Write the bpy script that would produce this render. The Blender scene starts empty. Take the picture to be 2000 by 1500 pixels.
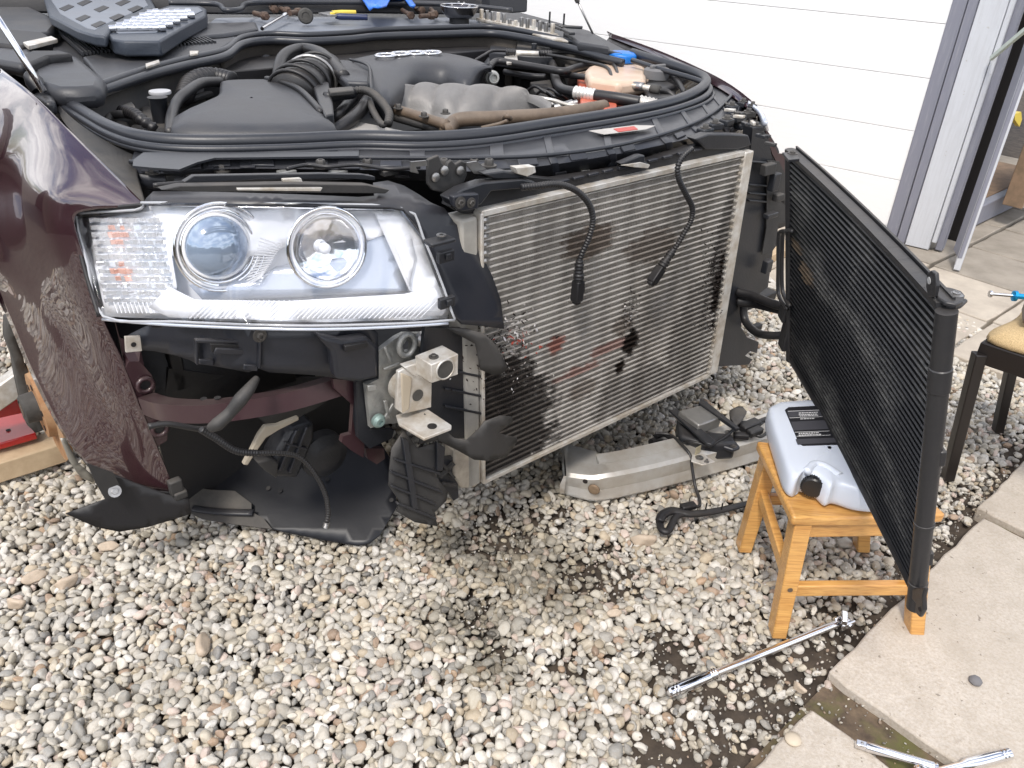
import bpy, bmesh, math, random
import numpy as np
from mathutils import Vector, Matrix, noise
from mathutils.geometry import delaunay_2d_cdt
R_ = math.radians
random.seed(7); rng = np.random.default_rng(7)
scene = bpy.context.scene
col = scene.collection
# ------------------------------------------------------------------ camera
PITCH, ROLL, CH, FPX = R_(30.8), R_(2.6), 1.4, 1550.0
fw = Vector((0, math.cos(PITCH), -math.sin(PITCH))); r0 = Vector((1, 0, 0)); u0 = r0.cross(fw)
RT = math.cos(ROLL)*r0 + math.sin(ROLL)*u0
UP = -math.sin(ROLL)*r0 + math.cos(ROLL)*u0
CAM = Vector((0, 0, CH))
cd = bpy.data.cameras.new('camera'); cam = bpy.data.objects.new('camera', cd); col.objects.link(cam)
cd.sensor_width = 36; cd.lens = FPX*36/2000; cd.clip_end = 400; cd.clip_start = .02
m3 = Matrix((RT, UP, -fw)).transposed()
cam.matrix_world = Matrix.Translation(CAM) @ m3.to_4x4()
scene.camera = cam
# ------------------------------------------------------------------ world + sun
SUN_EL, SUN_AZ = R_(56), R_(20)      # azimuth measured so that the sun stands over the camera's left shoulder
w = bpy.data.worlds.new('World'); scene.world = w; w.use_nodes = True
nt = w.node_tree; N = nt.nodes; L = nt.links
for n in list(N): N.remove(n)
out = N.new('ShaderNodeOutputWorld'); bg = N.new('ShaderNodeBackground'); bg.inputs[1].default_value = .15
sky = N.new('ShaderNodeTexSky'); sky.sky_type = 'NISHITA'; sky.sun_disc = False
sky.sun_elevation = SUN_EL; sky.air_density = 1.0; sky.dust_density = 1.5; sky.altitude = 50
tc = N.new('ShaderNodeTexCoord'); sep = N.new('ShaderNodeSeparateXYZ'); L.new(tc.outputs['Generated'], sep.inputs[0])
mx = N.new('ShaderNodeMath'); mx.operation = 'MAXIMUM'; L.new(sep.outputs[2], mx.inputs[0]); mx.inputs[1].default_value = .0
ad = N.new('ShaderNodeMath'); ad.operation = 'ADD'; L.new(mx.outputs[0], ad.inputs[0]); ad.inputs[1].default_value = .22
dv = N.new('ShaderNodeVectorMath'); dv.operation = 'DIVIDE'; L.new(tc.outputs['Generated'], dv.inputs[0])
cb = N.new('ShaderNodeCombineXYZ'); [L.new(ad.outputs[0], cb.inputs[i]) for i in range(3)]
L.new(cb.outputs[0], dv.inputs[1])
no = N.new('ShaderNodeTexNoise'); no.inputs['Scale'].default_value = 1.5; no.inputs['Detail'].default_value = 9; no.inputs['Roughness'].default_value = .56
L.new(dv.outputs[0], no.inputs['Vector'])
cr = N.new('ShaderNodeValToRGB'); cr.color_ramp.elements[0].position = .40; cr.color_ramp.elements[1].position = .56
L.new(no.outputs['Fac'], cr.inputs[0])
no2 = N.new('ShaderNodeTexNoise'); no2.inputs['Scale'].default_value = 3.1; no2.inputs['Detail'].default_value = 7
L.new(dv.outputs[0], no2.inputs['Vector'])
cc = N.new('ShaderNodeValToRGB'); cc.color_ramp.elements[0].position = .3; cc.color_ramp.elements[1].position = .7
cc.color_ramp.elements[0].color = (5.2, 5.4, 6.0, 1); cc.color_ramp.elements[1].color = (12.5, 12.3, 12.2, 1)
L.new(no2.outputs['Fac'], cc.inputs[0])
mix = N.new('ShaderNodeMix'); mix.data_type = 'RGBA'
L.new(cr.outputs[0], mix.inputs[0]); L.new(sky.outputs[0], mix.inputs[6]); L.new(cc.outputs[0], mix.inputs[7])
L.new(mix.outputs[2], bg.inputs[0]); L.new(bg.outputs[0], out.inputs[0])
sd = bpy.data.lights.new('sun', 'SUN'); sd.energy = 2.0; sd.angle = R_(11); sd.color = (1, .95, .88)
sun = bpy.data.objects.new('sun', sd); col.objects.link(sun); sun.location = (-3, -3, 6)
sdir = Vector((-math.sin(SUN_AZ)*math.cos(SUN_EL), -math.cos(SUN_AZ)*math.cos(SUN_EL), math.sin(SUN_EL)))  # towards the sun
sun.rotation_euler = sdir.to_track_quat('Z', 'Y').to_euler()
sky.sun_rotation = math.atan2(sdir.x, sdir.y)
vs = scene.view_settings; vs.view_transform = 'Standard'; vs.look = 'None'; vs.gamma = 1; vs.use_curve_mapping = False
vs.exposure = .45
scene.cycles.max_bounces = 8; scene.cycles.transparent_max_bounces = 16
# ------------------------------------------------------------------ survey: a sighted pixel of the photo turned into a place
def ray(x, y): return (RT*(x-1000) - UP*(y-750) + fw*FPX).normalized()
def PN(x, y, p0, n):
    d = ray(x, y); return CAM + d*((p0-CAM).dot(n)/d.dot(n))
def PZ(x, y, z=0.0):
    d = ray(x, y); return CAM + d*((z-CH)/d.z)
CA = R_(41.36); CO = PZ(940, 938, .22); CO.z = 0
U = Vector((math.cos(CA), math.sin(CA), 0)); V = Vector((-math.sin(CA), math.cos(CA), 0)); ZZ = Vector((0, 0, 1))
def CW(a, b, z): return CO + U*a + V*b + ZZ*z
def PB(x, y, b): return PN(x, y, CW(0, b, 0), V)
def PA(x, y, a): return PN(x, y, CW(a, 0, 0), U)
def PH(x, y, base):
    d = ray(x, y); k = math.hypot(base.x, base.y)/math.hypot(d.x, d.y); return CAM + d*k
def carc(p): q = p-CO; return (q.dot(U), q.dot(V), q.z)
# ------------------------------------------------------------------ materials
def mat(name, c=(.5, .5, .5), rough=.5, metal=0., coat=0., coat_r=.03, var=0., vs_=8., c2=None, bump=0., bs=60., dust=0., dustc=(.23, .2, .165), spec=.5, hook=None, rvar=.0):
    m = bpy.data.materials.new(name); m.use_nodes = True
    nt = m.node_tree; N = nt.nodes; L = nt.links; b = N['Principled BSDF']
    b.inputs['Roughness'].default_value = rough; b.inputs['Metallic'].default_value = metal
    b.inputs['Coat Weight'].default_value = coat; b.inputs['Coat Roughness'].default_value = coat_r
    b.inputs['Specular IOR Level'].default_value = spec
    geo = N.new('ShaderNodeNewGeometry'); pos = geo.outputs['Position']
    rgb = N.new('ShaderNodeRGB'); rgb.outputs[0].default_value = (*c, 1); cur = rgb.outputs[0]
    def noise_(s, d=5, r=.55, vec=None, dist=0.):
        n = N.new('ShaderNodeTexNoise'); n.inputs['Scale'].default_value = s; n.inputs['Detail'].default_value = d; n.inputs['Roughness'].default_value = r
        n.inputs['Distortion'].default_value = dist
        L.new(vec or pos, n.inputs['Vector']); return n.outputs['Fac']
    def ramp(f, a, bb, ca=(0, 0, 0, 1), cb_=(1, 1, 1, 1)):
        r = N.new('ShaderNodeValToRGB'); r.color_ramp.elements[0].position = a; r.color_ramp.elements[1].position = bb
        r.color_ramp.elements[0].color = ca; r.color_ramp.elements[1].color = cb_; L.new(f, r.inputs[0]); return r.outputs[0]
    def mixc(f, a, bb, mode='MIX'):
        x = N.new('ShaderNodeMix'); x.data_type = 'RGBA'; x.blend_type = mode
        if isinstance(f, (int, float)): x.inputs[0].default_value = f
        else: L.new(f, x.inputs[0])
        for i, q in ((6, a), (7, bb)):
            if isinstance(q, tuple): x.inputs[i].default_value = (*q[:3], 1)
            else: L.new(q, x.inputs[i])
        return x.outputs[2]
    def math_(op, a, bb=None, cl=False):
        x = N.new('ShaderNodeMath'); x.operation = op; x.use_clamp = cl
        for i, q in ((0, a), (1, bb)):
            if q is None: continue
            if isinstance(q, (int, float)): x.inputs[i].default_value = q
            else: L.new(q, x.inputs[i])
        return x.outputs[0]
    if var or c2:
        cc2 = c2 or tuple(max(0, v*(1-var)) for v in c)
        cur = mixc(ramp(noise_(vs_, 6, .62), .36, .66), cur, cc2)
    if dust:
        sp = N.new('ShaderNodeSeparateXYZ'); L.new(geo.outputs['Normal'], sp.inputs[0])
        up = math_('MAXIMUM', sp.outputs[2], 0.15)
        f = math_('MULTIPLY', math_('MULTIPLY', up, ramp(noise_(9, 7, .65), .28, .72)), dust, True)
        cur = mixc(f, cur, dustc)
        rr = math_('ADD', math_('MULTIPLY', f, .5), rough, True); L.new(rr, b.inputs['Roughness'])
    elif rvar:
        L.new(math_('ADD', math_('MULTIPLY', noise_(14, 5), rvar), max(0, rough-rvar/2), True), b.inputs['Roughness'])
    if hook: cur = hook(dict(N=N, L=L, b=b, pos=pos, noise=noise_, ramp=ramp, mixc=mixc, math=math_, geo=geo), cur)
    L.new(cur, b.inputs['Base Color'])
    if bump:
        bp = N.new('ShaderNodeBump'); bp.inputs['Strength'].default_value = bump; bp.inputs['Distance'].default_value = .002
        L.new(noise_(bs, 5, .6), bp.inputs['Height']); L.new(bp.outputs[0], b.inputs['Normal'])
    return m
M = {}
M['black'] = mat('black_plastic', (.014, .016, .021), .38, dust=.22, bump=.25, bs=160)
M['navy'] = mat('navy_black_plastic', (.017, .019, .026), .34, dust=.18, bump=.15, bs=120)
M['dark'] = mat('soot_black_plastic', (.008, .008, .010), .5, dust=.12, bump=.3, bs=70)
M['grime'] = mat('grimy_plastic', (.024, .024, .025), .55, dust=.5, dustc=(.21, .185, .155), bump=.4, bs=60)
M['carrier'] = mat('blue_black_carrier', (.022, .024, .032), .30, dust=.3, dustc=(.15, .145, .135), bump=.2, bs=90)
M['rubber'] = mat('rubber_seal', (.020, .022, .028), .34, dust=.2, dustc=(.13, .13, .13), bump=.15, bs=90)
M['hose'] = mat('hose_rubber', (.012, .012, .014), .40, dust=.16)
M['cover'] = mat('engine_cover_plastic', (.030, .032, .038), .42, dust=.28, dustc=(.13, .12, .11), bump=.25, bs=220)
M['manifold'] = mat('dusty_cast_manifold', (.19, .185, .18), .45, metal=.15, var=.25, vs_=14, dust=.35, dustc=(.30, .27, .24), bump=.35, bs=220)
M['tan'] = mat('dusty_tan_pipe', (.16, .115, .08), .55, var=.4, vs_=20, dust=.4, bump=.3)
M['felt'] = mat('dusty_heat_felt', (.035, .030, .026), .9, dust=.4, bump=.9, bs=70)
M['alu'] = mat('bare_aluminium', (.70, .69, .66), .42, metal=.6, c2=(.52, .47, .40), vs_=9, rvar=.25, bump=.15, bs=90)
M['castalu'] = mat('cast_aluminium', (.42, .42, .40), .55, metal=.6, var=.35, vs_=30, bump=.4, bs=160)
M['rawalu'] = mat('dusty_bright_aluminium', (.70, .68, .64), .48, metal=.45, c2=(.46, .40, .32), vs_=22, bump=.2)
M['chrome'] = mat('chrome_tool', (.78, .78, .80), .13, metal=1., rvar=.1)
M['steel'] = mat('steel', (.42, .41, .40), .35, metal=.9, var=.3, vs_=40)
M['bolt'] = mat('oxidised_bolt', (.10, .095, .09), .5, metal=.6, dust=.4)
M['rust'] = mat('rusty_brake_disc', (.30, .14, .055), .8, c2=(.42, .27, .15), vs_=18, bump=.5, bs=90)
M['castiron'] = mat('grey_cast_iron', (.07, .066, .06), .7, var=.4, vs_=30, bump=.7, bs=60)
M['blue'] = mat('blue_cap_plastic', (.012, .16, .55), .35)
M['bluebag'] = mat('blue_nitrile', (.03, .18, .72), .35, bump=.5, bs=40)
M['grey'] = mat('grey_cap_plastic', (.13, .13, .135), .5, dust=.4)
M['orange_pl'] = mat('coolant_pink', (.55, .13, .075), .4, var=.3, vs_=14)
M['cream_pl'] = mat('tank_cream_plastic', (.62, .49, .38), .35, c2=(.55, .38, .27), vs_=10)
M['red'] = mat('red_jack_paint', (.42, .012, .012), .35, coat=.4, var=.3, bump=.1)
M['grey_lid'] = mat('blue_grey_tray', (.16, .18, .215), .42, dust=.2)
M['case'] = mat('dark_case_plastic', (.035, .043, .058), .42, bump=.5, bs=260)
M['white_line'] = mat('print_white', (.7, .7, .7), .6)
M['label_red'] = mat('label_red_print', (.5, .06, .05), .5, dust=.4)
M['label_white'] = mat('label_white_print', (.5, .48, .45), .5, dust=.5)
M['capblack'] = mat('black_screw_cap', (.012, .012, .013), .32)
M['canlabel'] = mat('can_label', (.022, .022, .026), .4)
M['canlabel2'] = mat('can_label_panel', (.07, .07, .08), .45)
M['brakeshield'] = mat('zinc_shield', (.42, .40, .35), .5, metal=.5, var=.3)
M['yellow'] = mat('yellow_grip', (.72, .55, .08), .45)
M['tool_blue'] = mat('navy_grip', (.012, .022, .075), .4)
M['cyan'] = mat('anodised_blue', (.02, .35, .72), .25, metal=.7)
M['tyrewood'] = M['tan']
def h_stretch(scale, s, d=5):
    def f(k, vec=None):
        mp = k['N'].new('ShaderNodeMapping'); mp.inputs['Scale'].default_value = scale; k['L'].new(k['pos'], mp.inputs[0])
        return k['noise'](s, d, .6, mp.outputs[0])
    return f
def paint_hook(k, cur):
    # dust veil on the lower half of the wing
    sp = k['N'].new('ShaderNodeSeparateXYZ'); k['L'].new(k['pos'], sp.inputs[0])
    z = k['math']('SUBTRACT', .66, sp.outputs[2]); z = k['math']('MULTIPLY', z, 5.0, True)
    n = k['ramp'](k['noise'](11, 8, .7), .25, .8)
    f = k['math']('MULTIPLY', k['math']('MULTIPLY', z, n), .14, True)
    k['L'].new(k['math']('ADD', k['math']('MULTIPLY', f, .35), .012), k['b'].inputs['Coat Roughness'])
    return k['mixc'](f, cur, (.20, .15, .11))
M['paint'] = mat('aubergine_car_paint', (.040, .014, .020), .24, metal=.25, coat=1., coat_r=.012, hook=paint_hook)
M['paint'].node_tree.nodes['Principled BSDF'].inputs['Coat IOR'].default_value = 1.9
M['paint_in'] = mat('inner_aubergine_paint', (.045, .018, .024), .35, metal=.2, coat=.5, coat_r=.15, dust=.35, bump=.15)
def wood_hook(k, cur):
    g = h_stretch((1, 9, 9), 5)(k); g2 = h_stretch((1.5, 30, 30), 9)(k)
    c = k['mixc'](k['ramp'](g, .35, .65), cur, (.60, .31, .09)); return k['mixc'](k['math']('MULTIPLY', k['ramp'](g2, .42, .70), .7), c, (.34, .14, .035))
M['wood'] = mat('honey_varnished_wood', (.70, .40, .13), .36, coat=.35, coat_r=.2, hook=wood_hook)
M['plank'] = mat('pale_timber', (.55, .42, .27), .7, c2=(.44, .32, .2), vs_=20, bump=.3)
M['chairblack'] = mat('black_brown_chair', (.012, .009, .008), .4, bump=.1)
def fabric_hook(k, cur):
    g = h_stretch((1, 1, 1), 420, 2)(k); return k['mixc'](k['ramp'](g, .35, .7), cur, (.36, .25, .12))
M['cushion'] = mat('tan_woven_seat', (.62, .46, .25), .9, hook=fabric_hook, bump=.8, bs=500)
def wall_hook(k, cur):
    g = h_stretch((.6, .6, 12), 9)(k); return k['mixc'](k['math']('MULTIPLY', k['ramp'](g, .5, .8), .12), cur, (.6, .6, .6))
M['white'] = mat('white_garage_panel', (.84, .84, .84), .55, hook=wall_hook, bump=.5, bs=50)
def gp_hook(k, cur):
    g = h_stretch((8, 8, .7), 12)(k); return k['mixc'](k['ramp'](g, .5, .72), cur, (.26, .265, .30))
M['greywood'] = mat('blue_grey_painted_wood', (.21, .215, .26), .55, hook=gp_hook, bump=.3, bs=80)
def pw_hook(k, cur):
    g = h_stretch((10, 10, .8), 9)(k); c = k['mixc'](k['math']('MULTIPLY', k['ramp'](g, .42, .75), .5), cur, (.44, .45, .47)); return k['mixc'](k['math']('MULTIPLY', k['ramp'](k['noise'](30, 6), .66, .72), .5), c, (.3, .26, .2))
M['whitewood'] = mat('weathered_white_board', (.56, .58, .62), .6, hook=pw_hook, bump=.5, bs=60)
M['orangewood'] = mat('orange_brown_cabinet', (.38, .12, .045), .5, var=.4, vs_=8)
M['darkwood'] = mat('dusty_shed_floor', (.30, .20, .13), .8, c2=(.20, .14, .09), vs_=16)
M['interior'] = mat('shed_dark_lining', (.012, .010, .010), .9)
M['added_bank'] = mat('added_dark_bank', (.030, .034, .018), .95, c2=(.05, .035, .025), vs_=2)  # for the unseen bank added to deepen the wing's reflection
M['soil'] = mat('dark_soil', (.085, .065, .048), .95, c2=(.038, .029, .022), vs_=20, bump=1., bs=55)
def moss_hook(k, cur):
    return k['mixc'](k['ramp'](k['noise'](7, 6), .52, .62), cur, (.11, .105, .035))
M['joint'] = mat('mossy_joint_soil', (.16, .115, .075), .95, c2=(.07, .05, .035), vs_=24, hook=moss_hook, bump=1., bs=70)
def slab_hook(k, cur):
    c = k['mixc'](k['ramp'](k['noise'](150, 5, .8), .40, .60), cur, (.43, .37, .30))
    c = k['mixc'](k['math']('MULTIPLY', k['ramp'](k['noise'](70, 4, .7), .55, .68), .5), c, (.60, .54, .46))
    c = k['mixc'](k['math']('MULTIPLY', k['ramp'](k['noise'](3.2, 6), .45, .7), .55), c, (.42, .365, .30))
    c = k['mixc'](k['math']('MULTIPLY', k['ramp'](k['noise'](90, 3), .70, .74), .55), c, (.66, .6, .52))
    c = k['mixc'](k['math']('MULTIPLY', k['ramp'](k['noise'](11, 7, .7), .50, .66), .45), c, (.36, .31, .25))
    c = k['mixc'](k['math']('MULTIPLY', k['ramp'](k['noise'](28, 6, .7), .60, .70), .45), c, (.30, .25, .20))
    return k['mixc'](k['math']('MULTIPLY', k['ramp'](k['noise'](60, 2), .70, .73), .7), c, (.16, .13, .10))
M['slab'] = mat('worn_concrete_slab', (.53, .48, .42), .9, hook=slab_hook, bump=.9, bs=130)
M['slab2'] = mat('grey_paving_slab', (.34, .30, .25), .85, c2=(.25, .22, .18), vs_=7, bump=.7, bs=110)
M['slab3'] = mat('pale_paving_slab', (.50, .44, .36), .85, c2=(.38, .33, .27), vs_=6, bump=.7, bs=110)
M['canplastic'] = mat('milky_blue_plastic', (.66, .71, .80), .33)
M['canplastic'].node_tree.nodes['Principled BSDF'].inputs['Subsurface Weight'].default_value = .25
M['canplastic'].node_tree.nodes['Principled BSDF'].inputs['Subsurface Radius'].default_value = (.01, .01, .012)
# dirt maps of the two heat exchangers: stains with their own shapes, in the exchanger's own coordinates
def blobs(k, lst, vec):
    tot = None
    for (a, z, ra, rz, amp) in lst:
        s = k['N'].new('ShaderNodeVectorMath'); s.operation = 'SUBTRACT'; k['L'].new(vec, s.inputs[0]); s.inputs[1].default_value = (a, 0, z)
        m_ = k['N'].new('ShaderNodeVectorMath'); m_.operation = 'MULTIPLY'; k['L'].new(s.outputs[0], m_.inputs[0]); m_.inputs[1].default_value = (1/ra, 0, 1/rz)
        l_ = k['N'].new('ShaderNodeVectorMath'); l_.operation = 'LENGTH'; k['L'].new(m_.outputs[0], l_.inputs[0])
        n = k['noise'](26, 6, .7, vec)
        d = k['math']('ADD', l_.outputs['Value'], k['math']('MULTIPLY', k['math']('SUBTRACT', n, .5), 2.2))
        f = k['math']('MULTIPLY', k['ramp'](d, .72, 1.02, (1, 1, 1, 1), (0, 0, 0, 1)), amp)
        tot = f if tot is None else k['math']('MAXIMUM', tot, f)
    return tot
def rad_hook(kind):
    def f(k, cur):
        t = k['N'].new('ShaderNodeTexCoord'); t.object = car; vec = t.outputs['Object']
        c = cur
        if kind == 'fin':
            wv = k['N'].new('ShaderNodeTexWave'); wv.inputs['Scale'].default_value = 110; wv.inputs['Distortion'].default_value = .6; wv.bands_direction = 'X'
            k['L'].new(vec, wv.inputs['Vector']); c = k['mixc'](k['math']('MULTIPLY', wv.outputs['Fac'], .5), c, (.26, .24, .215))
        mp = k['N'].new('ShaderNodeMapping'); mp.inputs['Scale'].default_value = (7, 1, 1.6); k['L'].new(vec, mp.inputs[0])
        c = k['mixc'](k['math']('MULTIPLY', k['ramp'](k['noise'](2.2, 6, .6, mp.outputs[0]), .45, .7), .6), c, (.15, .13, .11))
        c = k['mixc'](blobs(k, [(.30, .76, .09, .05, .8), (.52, .70, .1, .05, .6), (.45, .50, .05, .03, .6), (.33, .36, .06, .03, .5)], vec), c, (.17, .13, .10))
        c = k['mixc'](blobs(k, [(.22, .52, .03, .025, .9), (.42, .455, .10, .014, .6), (.30, .42, .10, .014, .6)], vec), c, (.34, .15, .12))
        blk = blobs(k, [(.04, .45, .13, .11, .93), (.09, .36, .15, .13, .88), (.08, .27, .17, .10, .88), (.55, .28, .2, .08, .35), (.75, .35, .1, .2, .35), (.855, .53, .055, .12, 1.), (.865, .40, .025, .04, 1.), (.82, .66, .03, .15, .45), (.49, .44, .03, .05, 1.), (.46, .38, .02, .03, 1.)], vec)
        return k['mixc'](blk, c, (.022, .015, .012))
    return f
# ------------------------------------------------------------------ builders
def thing(name, label, cat, loc=Vector((0, 0, 0)), rz=0., group=None):
    o = bpy.data.objects.new(name, None); col.objects.link(o); o.empty_display_size = .05
    o.location = loc; o.rotation_euler = (0, 0, rz); o['label'] = label; o['category'] = cat
    if group: o['group'] = group
    return o
def tag(o, label=None, cat=None, group=None, kind=None):
    for k, v in (('label', label), ('category', cat), ('group', group), ('kind', kind)):
        if v: o[k] = v
    return o
def rootof(o):
    while o.parent: o = o.parent
    return o
def to_local(root, pts):
    if root is None: return [Vector(p) for p in pts]
    rz = root.rotation_euler[2]; mi = Matrix.Rotation(-rz, 3, 'Z'); l = root.location
    return [mi @ (Vector(p)-l) for p in pts]
def mesh(name, geo, m, parent=None, smooth=False, bevel=0., solid=0., soff=-1., sub=0, seg=2, label=None, kind=None, ang=35, base=False):
    v, f = geo[0], geo[1]; v = to_local(rootof(parent) if parent else None, v)
    org = Vector((0, 0, 0))
    if base and v:
        org = Vector((sum(p.x for p in v)/len(v), sum(p.y for p in v)/len(v), min(p.z for p in v))); v = [p-org for p in v]
    me = bpy.data.meshes.new(name); me.from_pydata([tuple(p) for p in v], [], f); me.validate()
    if not solid:
        bm = bmesh.new(); bm.from_mesh(me); bmesh.ops.recalc_face_normals(bm, faces=bm.faces); bm.to_mesh(me); bm.free()
    me.materials.append(m)
    o = bpy.data.objects.new(name, me); col.objects.link(o); o.location = org
    if parent: o.parent = parent
    if smooth:
        me.shade_smooth()
        if smooth == 'auto': me.set_sharp_from_angle(angle=R_(ang))
    if solid:
        s = o.modifiers.new('thickness', 'SOLIDIFY'); s.thickness = solid; s.offset = soff
    if bevel:
        b = o.modifiers.new('bevel', 'BEVEL'); b.width = bevel; b.segments = seg; b.limit_method = 'ANGLE'; b.angle_limit = R_(30); b.harden_normals = False
        if not smooth: me.shade_smooth(); me.set_sharp_from_angle(angle=R_(50))
    if sub:
        s = o.modifiers.new('sub', 'SUBSURF'); s.levels = s.render_levels = sub
    if label: o['label'] = label
    if kind: o['kind'] = kind
    return o
def join(*gs):
    v = []; f = []
    for g in gs:
        n = len(v); v += list(g[0]); f += [tuple(i+n for i in q) for q in g[1]]
    return v, f
def prism(pts, dirv):
    pts = [Vector(p) for p in pts]; n = len(pts); dirv = Vector(dirv)
    v = pts + [p+dirv for p in pts]
    return v, [tuple(range(n))] + [tuple(range(2*n-1, n-1, -1))] + [(i, (i+1) % n, n+(i+1) % n, n+i) for i in range(n)]
def box(c, ax, sz):
    c = Vector(c); ax = [Vector(a).normalized() for a in ax]; v = []
    for i in (-1, 1):
        for j in (-1, 1):
            for k in (-1, 1): v.append(c + ax[0]*i*sz[0]/2 + ax[1]*j*sz[1]/2 + ax[2]*k*sz[2]/2)
    return v, [(0, 1, 3, 2), (4, 6, 7, 5), (0, 4, 5, 1), (2, 3, 7, 6), (0, 2, 6, 4), (1, 5, 7, 3)]
def cbox(a0, a1, b0, b1, z0, z1): return box(CW((a0+a1)/2, (b0+b1)/2, (z0+z1)/2), (U, V, ZZ), (a1-a0, b1-b0, z1-z0))
def bar(p, q, w_, h, up=ZZ):
    p, q = Vector(p), Vector(q); d = (q-p); s = d.cross(up).normalized(); t = s.cross(d).normalized()
    return box((p+q)/2, (d, s, t), (d.length, w_, h))
def smoothp(pts, n=6, closed=False):
    pts = [Vector(p) for p in pts]; m_ = len(pts); o = []
    if m_ < 3 and not closed:
        return [pts[0].lerp(pts[-1], i/n) for i in range(n+1)]
    rng_ = range(m_) if closed else range(m_-1)
    for i in rng_:
        if closed: a, b, c, d = pts[i-1], pts[i], pts[(i+1) % m_], pts[(i+2) % m_]
        else: a, b, c, d = pts[max(i-1, 0)], pts[i], pts[i+1], pts[min(i+2, m_-1)]
        for k in range(n):
            t = k/n; o.append(.5*((2*b) + (c-a)*t + (2*a-5*b+4*c-d)*t*t + (3*b-a-3*c+d)*t**3))
    if not closed: o.append(pts[-1])
    return o
def tube(pts, r, seg=10, n=6, closed=False, rib=0., ribn=0, prof=None, flat=1., twist=0., even=0):
    P = smoothp(pts, n, closed)
    if ribn:
        ls = [0]
        for i in range(1, len(P)): ls.append(ls[-1]+(P[i]-P[i-1]).length)
        T = ls[-1]; m_ = int(T/ribn*4)+1; Q = []; j = 0
        for i in range(m_+1):
            s = T*i/m_
            while j < len(ls)-2 and ls[j+1] < s: j += 1
            Q.append(P[j].lerp(P[j+1], (s-ls[j])/max(1e-9, ls[j+1]-ls[j])))
        P = Q
    v = []; f = []; L_ = len(P); up = None
    for i, p in enumerate(P):
        if closed: t = (P[(i+1) % L_]-P[i-1]).normalized()
        else: t = (P[min(i+1, L_-1)]-P[max(i-1, 0)]).normalized()
        if up is None: up = (ZZ - t*t.z) if abs(t.z) < .9 else (U - t*t.dot(U)); up.normalize()
        else: up = (up - t*up.dot(t)).normalized()
        s = t.cross(up); u_ = i/(L_-1)
        rr = r if isinstance(r, (int, float)) else float(np.interp(u_, np.linspace(0, 1, len(r)), r))
        if ribn: rr *= 1 + rib*(1 if i % 4 in (1, 2) else -1)
        for k in range(seg):
            a = 2*math.pi*k/seg + twist
            v.append(p + s*math.cos(a)*rr + up*math.sin(a)*rr*flat)
    for i in range(L_ if closed else L_-1):
        for k in range(seg):
            a, b = i*seg+k, i*seg+(k+1) % seg; c, d = ((i+1) % L_)*seg+(k+1) % seg, ((i+1) % L_)*seg+k
            f.append((a, b, c, d))
    if not closed: f.append(tuple(range(seg-1, -1, -1))); f.append(tuple(range((L_-1)*seg, L_*seg)))
    return v, f
def lathe(c, axis, prof, seg=24, ph=0.):
    c = Vector(c); ax = Vector(axis).normalized(); s = (ax.cross(ZZ) if abs(ax.z) < .9 else ax.cross(U)).normalized(); t = ax.cross(s)
    v = []; f = []
    for (r, h) in prof:
        for k in range(seg):
            a = 2*math.pi*k/seg+ph; v.append(c + ax*h + (s*math.cos(a)+t*math.sin(a))*r)
    for i in range(len(prof)-1):
        for k in range(seg): f.append((i*seg+k, i*seg+(k+1) % seg, (i+1)*seg+(k+1) % seg, (i+1)*seg+k))
    f.append(tuple(range(seg-1, -1, -1))); f.append(tuple(range((len(prof)-1)*seg, len(prof)*seg)))
    return v, f
def grid(rows, n=0, m_=0):
    if n: rows = [smoothp(r, n) for r in rows]
    if m_:
        cols = [smoothp([r[j] for r in rows], m_) for j in range(len(rows[0]))]; rows = [[c[i] for c in cols] for i in range(len(cols[0]))]
    v = [p for r in rows for p in r]; w_ = len(rows[0])
    f = [(i*w_+j, i*w_+j+1, (i+1)*w_+j+1, (i+1)*w_+j) for i in range(len(rows)-1) for j in range(w_-1)]
    return v, f
def facing(geo, flip=False):
    v, f = geo; o = []
    for q in f:
        n = (v[q[1]]-v[q[0]]).cross(v[q[2]]-v[q[0]])
        c = v[q[0]]
        o.append(tuple(q) if (n.dot(CAM-c) > 0) != flip else tuple(reversed(q)))
    return v, o
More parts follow.
